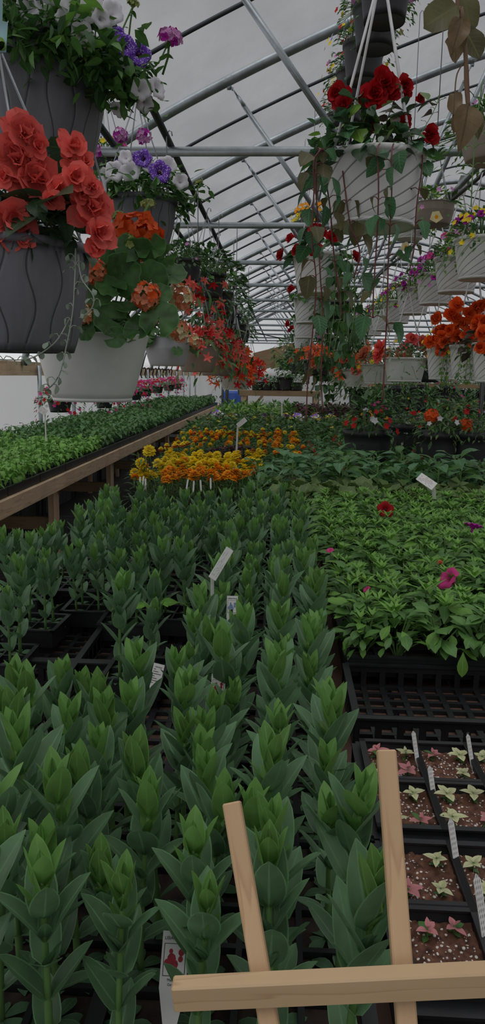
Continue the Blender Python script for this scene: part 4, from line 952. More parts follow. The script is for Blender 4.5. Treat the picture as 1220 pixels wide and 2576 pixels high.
for px, py, lab in ((95, 1572, 'nearest the aisle'), (228, 1528, 'at the rear'), (345, 1690, 'alone on the bare grid'), (440, 1548, 'under the jagged weed'), (5, 1655, 'at the left edge'), (320, 1560, 'behind the lone pack'), (60, 1500, 'at the rear corner')):
    w = PZ(px, py, BT+.06)
    t = thing('cell_pack', 'black four cell pack of lisianthus %s' % lab, 'plant pot', (w.x, w.y, BT+.009), rnd(-.05, .05), 'loose lisianthus packs in the mesh trays'); ob('cell_walls', CP[0], t); ob('soil', CP[1], t)
    for k in range(4):
        v_ = R.choice(LV); s = rnd(.8, 1.05); p_ = thing('lisianthus_plant', 'lisianthus in the loose pack %s, %s plant' % (lab, ('front left', 'front right', 'rear left', 'rear right')[k]), 'plant', (w.x+.03*(-1 if k % 2 == 0 else 1), w.y+.031*(-1 if k < 2 else 1), BT+.053), rnd(0, 6), 'lisianthus plants in the loose packs'); p_.scale = (s,)*3
        for nm, me in zip(('stem', 'foliage', 'growing_tip'), v_): ob(nm, me, p_)
mb = MB()      # stray weed with toothed leaves
for az, el, s in ((2.2, 20, .07), (-1.2, 14, .085), (.6, 40, .05), (3.9, 30, .05)):
    leaf(mb, XF((0, 0, .06), az, rad(el)), s, s*.55, 'ov', .5, .12, 'pepper', 9, 5, wav=.05)
tube(mb, [(0, 0, 0), (0, 0, .06)], .002, 'stem', 5); w = P(395, 1530, 1.8)
tag(mb.build('stray_seedling', None, (w.x, w.y, BT+.053)), 'stray seedling with broad jagged leaves among the lisianthus', 'plant')
# ================================================================ petunia flats
def pet_mesh(seed, n, seg):
    R.seed(seed); mb = MB()
    for i in range(n):
        q = math.sqrt(R.random()); a = rnd(0, 6.3); z = .05+.055*(1-q*q)*rnd(.4, 1)+rnd(-.015, .01); p = Vector((q*.05*math.cos(a), q*.05*math.sin(a), z))
        s = rnd(.028, .052); leaf(mb, XF(p, a-PI/2+rnd(-.7, .7), rad(48-58*q+rnd(-22, 22)), rnd(-.4, .4)), s, s*rnd(.42, .55), 'sp', rnd(.2, .9), .18, 'pet' if i % 4 else 'pet_young', seg, 3)
        if i % 5 == 0: tube(mb, [(0, 0, 0), (p.x*.4, p.y*.4, z*.6), p], .0018, 'stem', 4, False)
    for k in range(2):
        p = Vector((rnd(-.03, .03), rnd(-.03, .03), .105))
        for j in range(7): leaf(mb, XF(p+Vector((0, 0, -.004*(j//3))), j*.95, rad(62-8*(j//2))), .022+.003*j, .01, 'sp', .3, .2, 'pet_young', 2, 3)
    return mb.mesh('petunia_plant')
PV = [pet_mesh(300+k, 44, 4) for k in range(6)]; PVF = [pet_mesh(330+k, 38, 3) for k in range(5)]
R.seed(6)
def plug_h():
    return cell_tray(.53, .262, 8, 4)
CTH = plug_h()
PX0, PY0 = .15, 1.60
for j in range(7):
    for i in range(2):
        x = PX0+.27+.545*i; y = PY0+.135+.272*j
        if not inview((x, y, BT+.05), 400): continue
        t = thing('plug_tray', 'black flat of young petunias, %s row back, %s' % (ORDN(j), 'beside the lisianthus' if i == 0 else 'towards the right edge'), 'tray', (x, y, BT+.012 if j == 0 else BT), 0, 'petunia flats'); ob('cell_grid', CTH[0], t); ob('soil', CTH[1], t)
np_ = 0
for j in range(21):
    for i in range(12):
        x = PX0+.04+.09*i+rnd(-.012, .012); y = PY0+.045+.091*j+rnd(-.012, .012)
        if not (inview((x, y, BT+.12), 110) or inview((x, y, BT+.05), 60)): continue
        o = ob('petunia_plant', R.choice(PV if j < 8 else PVF), None, (x, y, BT+.045), (0, 0, rnd(0, 6.3)), rnd(.95, 1.25))
        tag(o, 'young petunia plant right of the lisianthus, %s row from the empty mesh tray' % ORDN(j), 'plant', 'petunia plants, %s row' % ORDN(j)); np_ += 1
print('PET', np_)
for px, py, z, key, s, n_, lab in [(970, 1281, .14, 'petunia_crimson', .95, (.1, -.8, .45), 'single dark red petunia bloom above the green flats'), (1190, 1322, .125, 'petunia_magenta', .95, (.2, .3, .9), 'magenta petunia bloom at the right edge of the flats'), (1126, 1455, .12, 'petunia_hotpink', 1.0, (-.7, -.2, .55), 'bright pink trumpet petunia bloom seen from the side'), (830, 1384, .12, 'petunia_hotpink', .35, (-.2, -.3, .9), 'tiny pink petunia bud beside the lisianthus'), (922, 1482, .12, 'petunia_hotpink', .3, (-.5, -.2, .7), 'small closed pink petunia bud on the green flats'), (1107, 1416, .125, 'rose_peach', .2, (.1, -.2, 1), 'faded petunia bud above the pink trumpet bloom')]:
    w = PZ(px, py, BT+.045+z); t = thing('petunia_flower', lab, 'flower', w); put_flower(t, key, (0, 0, 0), n_, s, 'bloom'); n_ = Vector(n_).normalized()
    mb = MB(); tube(mb, [-n_*.03*s, -n_*.045*s+Vector((0, 0, -.02)), (0, .005, -.1)], .0016, 'stem', 5); mb.build('stalk', t)
mb = MB(); leaf(mb, XF((0, 0, 0), PI*.95, rad(-70)), .055, .024, 'sp', .2, .2, 'pet_young', 7, 5); w = P(1165, 1640, 1.575); tag(mb.build('drooping_leaf', None, w), 'single green petunia leaf drooping over the tray wall', 'leaf')
o = ob('mesh_tray', MF_H, None, (.15+.265, 1.455, BT)); tag(o, 'empty black mesh tray between the petunias and the pink seedlings', 'tray')
o = ob('mesh_tray', MF_H, None, (.15+.265+.545, 1.455, BT)); tag(o, 'empty black mesh tray mostly cut off by the right edge', 'tray')
# ================================================================ polka dot seedlings in four cell packs
def hyp_mesh(kp, seed, tall=1):
    R.seed(seed); mb = MB(); tube(mb, [(0, 0, 0), (.001, 0, .014)], .0016, 'stem', 5)
    for i in range(4): leaf(mb, XF((0, 0, .012), i*PI/2+rnd(-.3, .3), rad(rnd(12, 34))), rnd(.015, .023), rnd(.01, .014), 'ov', .4, .15, kp if i != 3 else R.choice([kp, 'mid']), 5, 3)
    for i in range(2): leaf(mb, XF((0, 0, .015), i*PI+.8+rnd(-.2, .2), rad(55)), .012, .007, 'ov', .2, .2, kp, 4, 3)
    for i in range(2): leaf(mb, XF((0, 0, .004), i*PI+.3, rad(10)), .012, .009, 'ov', .4, .1, 'mid', 3, 3)
    return mb.mesh('seedling')
HV = {'cream': [hyp_mesh('hyp_cream', 400+i) for i in range(4)], 'pink': [hyp_mesh('hyp_pink', 420+i) for i in range(4)]}
R.seed(8)
HP = cell_pack(.088, .121, .058, 'peat', 2, 2, True)
mb = MB()
for i in range(60): blob(mb, (rnd(-.038, .038), rnd(-.054, .054)*(.7+.3*R.random()), .047), .0006+.0021*R.random()**2.2, 'perlite', 5, 3, rnd(.6, 1.1))
HPL = mb.mesh('perlite')
HT = [(1.085, 'rear'), (.802, 'middle'), (.53, 'front')]
n_h = 0
for ti, (yc, tn) in enumerate(HT):
    x0 = .138
    o = ob('mesh_tray', MF_H, None, (x0+.265, yc, BT)); tag(o, 'black carrying tray holding the %s row of seedling packs at right' % tn, 'tray', 'seedling carrying trays')
    for i in range(6):
        for j in range(2):
            x = x0+.01+.0875*(i+.5); y = yc+(.064 if j else -.064)
            if not inview((x, y, BT+.06), 60): continue
            pos_ = '%s from left, %s half, %s tray' % (ORD[i], 'back' if j else 'front', tn)
            t = thing('cell_pack', 'black pack of tiny seedlings, '+pos_, 'plant pot', (x, y, BT+.0095), 0, 'seedling packs at right'); ob('cell_walls', HP[0], t); so = ob('soil', HP[1], t); so['label'] = 'brown peat flecked with white perlite'; pl = ob('perlite', HPL, t, rot=(0, 0, PI if (i+j) % 2 else 0)); pl['kind'] = 'stuff'
            for k in range(4):
                if R.random() < .12: continue
                kp = R.choice(['cream', 'pink', 'cream', 'pink']); sx = x+(-.021 if k % 2 == 0 else .021)+rnd(-.006, .006); sy = y+(-.03 if k < 2 else .03)+rnd(-.008, .008)
                o = ob('polka_dot_seedling', R.choice(HV[kp]), None, (sx, sy, BT+.0095+.045), (0, 0, rnd(0, 6.3)), rnd(.7, 1.05))
                tag(o, 'tiny %s seedling, %s corner of pack %s' % (kp, ('front left', 'front right', 'back left', 'back right')[k], pos_), 'seedling', 'tiny seedlings in peat'); n_h += 1
# ================================================================ tags and signs
def text_mesh(s, size):
    cu = bpy.data.curves.new('txt', 'FONT'); cu.body = s; cu.size = size; cu.align_x = 'CENTER'; cu.extrude = .0001
    o = bpy.data.objects.new('txt', cu); COL.objects.link(o); dg = bpy.context.evaluated_depsgraph_get(); me = bpy.data.meshes.new_from_object(o.evaluated_get(dg)); bpy.data.objects.remove(o); return me
def add_text(t, s, size, xy, key='ink', bold=False):
    me = text_mesh(s, size); me.materials.clear(); me.materials.append(MATS[key]); o = ob('lettering', me, next((c for c in t.children if c.name.startswith('card')), t), (xy[0], xy[1], .0012)); return o
def card(pts, key, th=.0012):
    mb = MB(); n = len(pts); vs = [(x, y, -th/2) for x, y in pts]+[(x, y, th/2) for x, y in pts]
    mb.add(vs, [tuple(range(n-1, -1, -1)), tuple(range(n, 2*n))]+[(i, (i+1) % n, (i+1) % n+n, i+n) for i in range(n)], key); return mb
def facing(loc, tilt=20, yaw=0, roll=0):
    """upright card frame: x right, y up, +z towards the aisle camera"""
    return Euler((rad(90-tilt), 0, 0)).to_quaternion() if False else (Matrix.Rotation(rad(yaw), 4, 'Z') @ Matrix.Rotation(rad(90-tilt), 4, 'X') @ Matrix.Rotation(rad(roll), 4, 'Z')).to_quaternion()
def tagthing(name, lab, cat, loc, tilt=20, yaw=0, roll=0, group=None):
    t = thing(name, lab, cat, loc, 0, group); t.rotation_mode = 'QUATERNION'; t.rotation_quaternion = facing(loc, tilt, yaw, roll); return t
def shapes(t, lst, nm='picture'):
    t = next((c for c in t.children if c.name.startswith('card')), t)
    for i, (pts, key) in enumerate(lst):
        mb = MB(); mb.add([(x, y, .0009+.00012*i) for x, y in pts], [tuple(range(len(pts)))], key); mb.build(nm, t, smooth=False)
def disc(x, y, r, k=9): return [(x+r*math.cos(2*PI*i/k), y+r*1.15*math.sin(2*PI*i/k)) for i in range(k)]
def rect(x0, x1, y0, y1): return [(x0, y0), (x1, y0), (x1, y1), (x0, y1)]
def pic_tag(lab, loc, s, t1, t2, red=True, **kw):
    t = tagthing('plant_tag', lab, 'plant tag', loc, **kw); hw = .0135
    card([(-hw*s, -.022*s), (-.004*s, -.07*s), (.004*s, -.07*s), (hw*s, -.022*s), (hw*s, .03*s), (-hw*s, .03*s)], 'tag_white').build('card', t, smooth=False)
    L1 = [(rect(-.0112*s, .0112*s, -.011*s, .019*s), 'tag_dark'), (rect(-.0105*s, .0105*s, -.0103*s, .0185*s), 'tag_white')]
    c = 'tag_red' if red else 'tag_blue'
    L1 += [(disc(x*s, y*s, r*s), c) for x, y, r in ((-.003, .005, .0045), (-.007, .001, .0035), (0, 0, .004), (.0065, .011, .003), (.006, .005, .0025), (-.004, .012, .002))]+[(rect(-.004*s, .002*s, -.0103*s, -.003*s), 'tag_dark')]
    shapes(t, L1); add_text(t, t1, .0042*s, (0, .0225*s)); add_text(t, t2[0], .0036*s, (0, -.0155*s))
    if t2[1]: add_text(t, t2[1], .0032*s, (0, -.0195*s))
    return t
pic_tag('white picture tag of red blooms by the end of the wooden bar', P(438, 2430, .69), 1.0, 'LISIANTHUS', ('Mariachi Carmine', 'Carmine'), tilt=14, yaw=4, roll=-4) if False else pic_tag('white picture tag of red blooms by the end of the wooden bar', P(438, 2425, .635), .95, 'LISIANTHUS', ('Mariachi', 'Carmine'), tilt=25, yaw=6, roll=-4)
pic_tag('white picture tag of red blooms deep among the lisianthus', P(548, 1735, 1.1), .8, 'LISIANTHUS', ('Mariachi', ''), tilt=18, yaw=5, roll=-3)
pic_tag('small picture tag with a blue bloom behind the lisianthus', P(584, 1530, 1.42), .8, 'LISIANTHUS', ('Mariachi', ''), red=False, tilt=14)
t = tagthing('plant_tag', 'plain back of a white tag with lines of small print beside the bare grid', 'plant tag', P(394, 1700, 1.43), 20, -6, -9)
card([(-.0115, -.01), (-.004, -.05), (.004, -.05), (.0115, -.01), (.0115, .024), (-.0115, .024)], 'tag_white').build('card', t, smooth=False); add_text(t, 'Lisianthus', .0038, (0, .0165))
shapes(t, [(rect(-.009, .002+.006*((i*7) % 3-1), .012-.0045*i, .0131-.0045*i), 'ink') for i in range(7)], 'printed_lines')
def stake_label(lab, px, py, D, ln, w_, roll, tilt, yaw=0, print_=False, grp=None):
    t = tagthing('plant_label', lab, 'plant label', P(px, py, D), tilt, yaw, roll, grp)
    card([(-w_/2, ln*.42), (0, ln*.5), (w_/2, ln*.42), (w_/2, -ln*.4), (0.001, -ln*.62), (-.001, -ln*.62), (-w_/2, -ln*.4)], 'tag_white').build('stake', t, smooth=False)
    if print_:
        L1 = []
        for i in range(int(ln/.006)):
            y0 = -ln*.4+.006*i
            for k in range(3):
                x0 = -w_*.42+w_*.28*k; L1.append(([(x0, y0), (x0+w_*.16, y0+.003), (x0+w_*.16, y0+.0045), (x0, y0+.0015)], 'wire'))
        mb = MB()
        for pts, key in L1: mb.add([(x, y, .0009) for x, y in pts], [(0, 1, 2, 3)], 'wire')
        mb.build('printing', t.children[0], smooth=False)
    return t
for px, py, D, ln, w_, lab in [(1045, 1880, 1.16, .052, .0085, 'white wave printed stake rising at the back of the rear seedling tray'), (1183, 1890, 1.16, .055, .0085, 'white wave printed stake in the rear seedling tray near the right edge'), (1088, 1980, 1.06, .062, .0095, 'white wave printed stake in the centre of the rear seedling tray'), (1143, 2130, .9, .07, .0105, 'white wave printed stake in the middle seedling tray'), (1213, 2300, .765, .085, .0115, 'white wave printed stake cut off by the right edge')]:
    stake_label(lab, px, py, D, ln, w_, -7, 22, 38, True)
def sign(lab, px, py, D, w_, h_, roll, post, px2, py2, tilt=30, yaw=0, ink=None, pw=.008):
    t = tagthing('plant_sign', lab, 'sign', P(px, py, D), tilt, yaw, roll); card([(-w_/2, -h_/2), (w_/2, -h_/2), (w_/2, h_/2), (-w_/2, h_/2)], 'tag_white', .002).build('panel', t, smooth=False)
    if ink:
        mb = MB()
        for r_ in range(5):
            x = -w_*.4
            while x < w_*.36:
                l_ = rnd(.05, .16)*w_; y0 = h_*(.34-.16*r_)
                if R.random() < .72: tube(mb, [(x, y0, .0012), (x+l_*.3, y0+h_*.05, .0012), (x+l_*.6, y0-h_*.03, .0012), (x+l_*.9, y0+h_*.03, .0012)], h_*.012, ink, 4)
                x += l_*1.2
        mb.build('handwriting', t.children[0])
    q = t.rotation_quaternion.inverted(); a_ = q @ (P(px2[0], px2[1], D+.004)-t.location); b_ = q @ (P(py2[0], py2[1], D+.01)-t.location)
    mb = MB(); beam(mb, a_, b_, pw, .003, 'tag_white', (0, 0, 1)); mb.build('post', t, smooth=False); return t
sign('white card with faded pink handwriting above the petunia flats', 1073, 1211, 3.35, .085, .045, -40, 0, (1090, 1224), (1094, 1275), 40, 0, 'ink_red', .017)
sign('slanted white marker with faint green writing in the lisianthus block', 556, 1418, 1.45, .07, .0165, 54, 0, (534, 1445), (534, 1515), 10, 25, 'ink_green', .006)
sign('small white sign on a tall stake in the marigolds', 608, 1063, 4.9, .07, .03, 40, 0, (598, 1072), (594, 1150), 10, 0, 'wire', .012)
sign('small white sign on a tall stake on the left seedling bench', 108, 1033, 4.55, .05, .04, -35, 0, (113, 1040), (116, 1110), 10, 0, 'wire', .008)
sign('thin white stake standing beside the pansies', 709, 1012, 9.4, .02, .03, 0, 0, (709, 1015), (709, 1045), 10, 0, None, .02)
# ================================================================ wooden rack in the foreground
t = thing('wooden_rack', 'pale wooden stick rack standing in front of the lisianthus', 'rack', (P(655, 2450, .475).x, .45, BT))
lo = t.location
def stick(nm, p, q, w_, h_, key, ext0=0, ext1=0):
    p, q = Vector(p)-lo, Vector(q)-lo; d = (q-p); ln = d.length; d.normalize(); mb = MB()
    if key == 'wood_rack': box(mb, ((ext1-ext0)/2, 0, 0), (ln+ext0+ext1, w_, h_), key)
    else: box(mb, (0, 0, (ext1-ext0)/2), (w_, h_, ln+ext0+ext1), key)
    o = mb.build(nm, t, (p+q)/2, smooth=False); o.rotation_mode = 'QUATERNION'
    o.rotation_quaternion = d.to_track_quat('X', 'Z') if key == 'wood_rack' else Vector((0, 0, 1)).rotation_difference(d)
    return bevel(o, .0012)
stick('cross_bar', P(437, 2500, .462), P(1222, 2463, .462), .0135, .0195, 'wood_rack', 0, .14)
stick('upright', P(656, 2450, .478), P(583, 2018, .537), .0138, .0138, 'wood_rack_v', .085, 0)
stick('upright', P(1012, 2440, .478), P(971, 1886, .55), .0142, .0138, 'wood_rack_v', .085, 0)
stick('upright', P(1380, 2440, .478), P(1350, 1886, .55), .0142, .0138, 'wood_rack_v', .085, 0)
# ================================================================ left bench seedlings
R.seed(21)
def seedling_mesh(seed, keys, Hh, n, Ln, W, sh='ov', seg=3, spread=.045, name='seedling'):
    R.seed(seed); mb = MB(); tube(mb, [(0, 0, 0), (rnd(-.008, .008), rnd(-.008, .008), Hh*.95)], .0022, 'stem', 5, False)
    for i in range(n):
        f_ = .4+.6*i/n; a = i*2.4+rnd(-.3, .3); s = rnd(.7, 1.15); d = Vector((math.cos(a), math.sin(a), 0))*rnd(.005, spread*.4)
        leaf(mb, XF(Vector((0, 0, Hh*f_))+d, a-PI/2, rad(rnd(-15, 40))), Ln*s, W*s, sh, rnd(.5, 1.3), .2, R.choice(keys), seg, 3)
    return mb.mesh(name)
SP = [seedling_mesh(500+i, ['pepper', 'pepper', 'pet_young'], .12, 9, .062, .03) for i in range(5)]
ST = [seedling_mesh(520+i, ['tomato', 'tomato', 'mid'], .13, 11, .075, .034, seg=3) for i in range(5)]
R.seed(22); n1 = n2 = 0
FLT = cell_tray(.27, .52, 4, 8); X0 = -1.43
for j in range(25):
    for i in range(4):
        x = X0-.135-.275*i; y = 3.3+.53*j+.26
        if not inview((x, y, LB+.05), 60) and not inview((x+.1, y+.2, LB+.1), 60): continue
        if j < 9:
            t = thing('seedling_flat', 'black seedling flat on the left bench, %s along, %s row from the aisle' % (ORDN(j), ORD[i]), 'tray', (x, y, LB-.006), 0, 'flats on the left bench'); ob('cell_grid', FLT[0], t); ob('soil', FLT[1], t)
        else:
            o = ob('seedling_flat', FLT[0], None, (x, y, LB-.006)); tag(o, 'distant black seedling flat on the left bench under dark green seedlings', 'tray', 'distant flats on the left bench')
for i in range(14):
    for j in range(46):
        x = X0-.035-.075*i+rnd(-.014, .014); y = 3.4+.075*j+rnd(-.014, .014)
        if y > 6.0+.25*math.sin(i*1.3): continue
        if not inview((x, y, LB+.1), 40): continue
        o = ob('pepper_seedling', R.choice(SP), None, (x, y, LB+.036), (0, 0, rnd(0, 6.3)), rnd(.65, 1.15)); tag(o, 'bright pepper seedling at the near end of the left bench, %s row inward' % ORD[min(i, 13)], 'seedling', 'pepper seedlings, %s row from the aisle' % ORD[min(i, 13)]); n1 += 1
far = MB()
for j in range(88):
    for i in range(9):
        x = X0-.05-.118*i+rnd(-.02, .02); y = 6.2+.118*j+rnd(-.02, .02)
        if y > 16.8: continue
        if n2 < 298:
            o = ob('tomato_seedling', R.choice(ST), None, (x, y, LB+.036), (0, 0, rnd(0, 6.3)), rnd(.85, 1.2)*(1.1 if y > 8 else 1)); tag(o, 'dark green seedling in the middle stretch of the left bench, %s row from the aisle' % ORD[i], 'seedling', 'dark seedlings, %s row from the aisle' % ORD[i]); n2 += 1
        else:
            hh = .19 if y > 11 else .165
            for k in range(7):
                a = rnd(0, 6.3); leaf(far, XF((x+rnd(-.03, .03), y+rnd(-.03, .03), LB+hh*rnd(.5, 1.1)), a, rad(rnd(-10, 35))), rnd(.06, .09), .042, 'ov', .8, .2, R.choice(['mid', 'tomato', 'mid']), 2, 3)
            tube(far, [(x, y, LB), (x, y, LB+hh)], .003, 'stem', 3, False)
far.build('seedling_carpet'); o = bpy.data.objects['seedling_carpet']; tag(o, 'dense carpet of seedlings covering the far end of the left bench', 'seedlings', None, 'stuff')
print('LEFT', n1, n2)
# rose and white bloomers hanging along the left wall
for i, (px, py, D) in enumerate([(150, 1005, 7.2), (262, 1002, 9.5), (338, 985, 11), (365, 978, 12.5), (395, 972, 14), (425, 968, 15.5), (445, 965, 17)]):
    w = P(px, py, D); w.x = max(w.x, -2.45)
    basket('rose pink flower basket low by the left wall, %s from the camera' % ORD[i], w, 'black', .12, .09, .12, 'calib_f#3', .5, None, flowers=[('small_hotpink', 46, 1.7), ('small_red', 16, 1.7), ('small_white_p', 5, 1.6)], fs=1.5, Rr=.26, H=.2, droop=.28)
mb = MB()
# ================================================================ marigold blocks
def mari_mesh(seed): return foliage_mb_seed(seed)
def foliage_mb_seed(seed):
    R.seed(seed); mb = MB()
    for i in range(60):
        q = math.sqrt(R.random()); a = rnd(0, 6.3); p = Vector((q*.055*math.cos(a), q*.055*math.sin(a), rnd(.02, .14)))
        leaf(mb, XF(p, a-PI/2, rad(rnd(-10, 50))), .05, .011, 'la', .5, .2, R.choice(['dark', 'mid', 'mid']), 3, 3)
    for k in range(4): tube(mb, [(0, 0, 0), (rnd(-.04, .04), rnd(-.04, .04), .15)], .002, 'stem', 4, False)
    return mb.mesh('foliage')
MM = [mari_mesh(600+i) for i in range(4)]
R.seed(31); nm = 0
for j in range(8):
    for i in range(5):
        x = -.66+.115*i+rnd(-.015, .015)+.02*(j > 3); y = 3.62+.125*j+rnd(-.015, .015)
        c_ = 'orange' if (j < 2 and i > 0) else 'yellow'
        t = thing('marigold_plant', '%s marigold in the near bed, %s row back, %s from the aisle' % (c_, ORD[j], ORD[i]), 'plant', (x, y, BT+.02), rnd(0, 6.3), 'near marigolds'); ob('foliage', R.choice(MM), t)
        for k in range(6 if j < 2 else 5):
            a = k*1.7+rnd(-.3, .3); d = rnd(.01, .06); put_flower(t, 'mari_o' if c_ == 'orange' else R.choice(['mari_y', 'mari_y', 'mari_y', 'mari_y', 'mari_o'] if j < 5 else ['mari_y']), (d*math.cos(a), d*math.sin(a), .17+rnd(-.02, .03)), (rnd(-.4, .4), rnd(-.5, .3), 1), rnd(.8, 1.15))
        nm += 1
t = thing('marigold_plant', 'yellow marigold leaning out at the aisle corner of the near bed', 'plant', P(362, 1200, 3.62), 0); ob('foliage', MM[0], t, (0, 0, -.03)); put_flower(t, 'mari_y', (-.01, -.02, .07), (-.5, -.5, .4), 1.2); put_flower(t, 'mari_y', (.03, -.02, .13), (0, -.5, .8), 1.3)
def combo(parts):
    m_ = MB()
    for q, M in parts:
        o_ = len(m_.v); m_.v += [tuple(M @ Vector(v)) for v in q.v]; m_.uv += q.uv
        for f_, mi in zip(q.f, q.m): m_.f.append(tuple(i+o_ for i in f_)); m_.m.append(m_.k(q.keys[mi]))
    return m_
def mari_far(seed, ks):
    R.seed(seed); m_ = foliage_mb(['dark', 'mid'], 'la', .06, .016, 46, .06, .13, .0, 2, .5)
    ps = [(m_, Matrix.Identity(4))]
    for k in range(2):
        a = k*2.9+seed; d = rnd(.01, .05); ps.append((f_marigold(*R.choice(ks)), Matrix.Translation((d*math.cos(a), d*math.sin(a), .14+rnd(-.01, .03))) @ q2((rnd(-.4, .4), rnd(-.5, .2), 1)).to_matrix().to_4x4() @ Matrix.Scale(rnd(.65, .9), 4)))
    return combo(ps).mesh('marigold_plant')
MFAR = [mari_far(620+i, ks) for i, ks in enumerate([[('orange', 'rust'), ('orange',)], [('orange',), ('yellow',)], [('yellow',), ('yellow', 'rust')], [('orange', 'rust'), ('yellow',)]])]
R.seed(32)
for j in range(13):
    for i in range(8):
        x = -.78+.125*i+rnd(-.02, .02); y = 5.05+.15*j+rnd(-.02, .02)
        if i in (2, 3, 4) and j in (0, 1, 2): continue
        o = ob('marigold_plant', R.choice(MFAR), None, (x, y, BT+.02), (0, 0, rnd(0, 6.3)), rnd(.95, 1.2)); tag(o, 'mixed orange and yellow marigold in the bed behind the tall stake sign, %s row back' % ORD[j], 'plant', 'far marigolds, %s row' % ORD[j])
PUR = FOLDEF['purple']().mesh('heuchera_plant')
for k, (px, py) in enumerate([(545, 1118), (570, 1112), (592, 1108), (620, 1110), (580, 1125)]):
    w = P(px, py, 5.1+.05*k); o = ob('heuchera_plant', PUR, None, (w.x, w.y, BT+.12), (0, 0, k), .75); tag(o, 'dark purple leaved plant among the marigolds, %s from the aisle' % ORD[k], 'plant', 'purple leaved plants')
# pale seedlings and white stakes in front of the marigolds
SM = [foliage_mb_c for foliage_mb_c in (foliage_mb(['mid', 'pet', 'silver'], 'la', .035, .01, 26, .035, .03, 0, 2, .5, False).mesh('bedding_seedling') for _ in range(3))]
for i in range(9):
    for j in range(5):
        o = ob('bedding_seedling', R.choice(SM), None, (-.62+.08*i+rnd(-.02, .02), 3.06+.1*j+rnd(-.02, .02), BT+.05), (0, 0, rnd(0, 6)), rnd(.9, 1.3)); tag(o, 'small narrow leaved bedding seedling in front of the marigolds, %s row' % ORD[j], 'seedling', 'bedding seedlings, %s row' % ORD[j])
for i in range(2):
    for j in range(2):
        t = thing('plug_tray', 'black flat of tiny seedlings before the marigolds, %s, %s' % (('aisle side', 'inner side')[i], ('front', 'rear')[j]), 'tray', (-.42+.54*i, 3.15+.272*j, BT), 0, 'flats before the marigolds'); ob('cell_grid', CTH[0], t); ob('soil', CTH[1], t)
for i, (px, py) in enumerate([(352, 1212), (360, 1210), (366, 1216), (471, 1218), (505, 1220), (530, 1215), (487, 1222)]):
    stake_label('small white stake before the orange marigolds, %s from the aisle' % ORD[i], px, py, 3.5, .05, .008, rnd(-6, 6), 10, rnd(-20, 20))
# ================================================================ broad leaved plants behind the petunias
def broad(seed, keys, Hh, n, Ln, W, sh, el0, el1, bend):
    R.seed(seed); mb = MB(); tube(mb, [(0, 0, 0), (0, 0, Hh)], .004, 'stem', 5, False)
    for i in range(n):
        f_ = .3+.7*(i/n); a = i*2.4+rnd(-.3, .3); s = rnd(.75, 1.15)*(1.1-.35*f_); b_ = Vector((0, 0, Hh*f_)); e = b_+Vector((math.cos(a), math.sin(a), .5))*.03
        tube(mb, [b_, e], .0018, 'stem', 4, False); leaf(mb, XF(e, a-PI/2, rad(el0+(el1-el0)*f_+rnd(-12, 12)), rnd(-.3, .3)), Ln*s, W*s, sh, bend*rnd(.5, 1.3), .18, R.choice(keys), 5, 3, wav=.03, ph=i)
    return mb.mesh('broad_leaf_plant')
BGV = [broad(700+i, ['big', 'big', 'mid'], .2, 11, .14, .075, 'ov', 5, 40, .9) for i in range(4)]
R.seed(41)
for j in range(5):
    for i in range(9):
        x = -.12+.155*i+rnd(-.03, .03); y = 4.0+.17*j+rnd(-.03, .03)
        if x < .05 and j > 2: continue
        if not inview((x, y, BT+.2), 80): continue
        o = ob('broad_leaf_plant', R.choice(BGV), None, (x, y, BT+.03), (0, 0, rnd(0, 6.3)), rnd(.85, 1.12)*(.72 if j > 2 and x > .5 else 1)); tag(o, 'broad leaved green plant in the band behind the petunias, %s row, %s from the marigolds' % (ORD[j], ORD[i]), 'plant', 'broad leaved plants')
CO_ = [foliage_mb(['olive', 'olive', 'mid'], 'ro', .06, .055, 40, .085, .05, .02, 3, .5).mesh('round_leaf_plant') for _ in range(3)]
for j in range(4):
    for i in range(12):
        x = -.02+.11*i+rnd(-.02, .02); y = 3.5+.12*j+rnd(-.02, .02)
        if not inview((x, y, BT+.1), 60): continue
        o = ob('round_leaf_plant', R.choice(CO_), None, (x, y, BT+.08), (0, 0, rnd(0, 6.3)), rnd(.9, 1.15)); tag(o, 'low olive plant with pale edged round leaves behind the petunias, %s row' % ORD[j], 'plant', 'low round leaved plants, %s row' % ORD[j])
TP = broad(760, ['mid', 'lis'], .16, 14, .07, .025, 'sp', 20, 70, .3)
for k, (px, py, D) in enumerate([(648, 1205, 3.55), (655, 1195, 3.75), (690, 1190, 3.8), (610, 1195, 3.7)]):
    w = P(px, py, D); o = ob('broad_leaf_plant', TP, None, (w.x, w.y, BT+.03), (0, 0, k), 1.0); tag(o, 'narrow leaved green plant at the corner beside the orange marigolds, %s of four' % ORD[k], 'plant', 'corner plants by the marigolds')
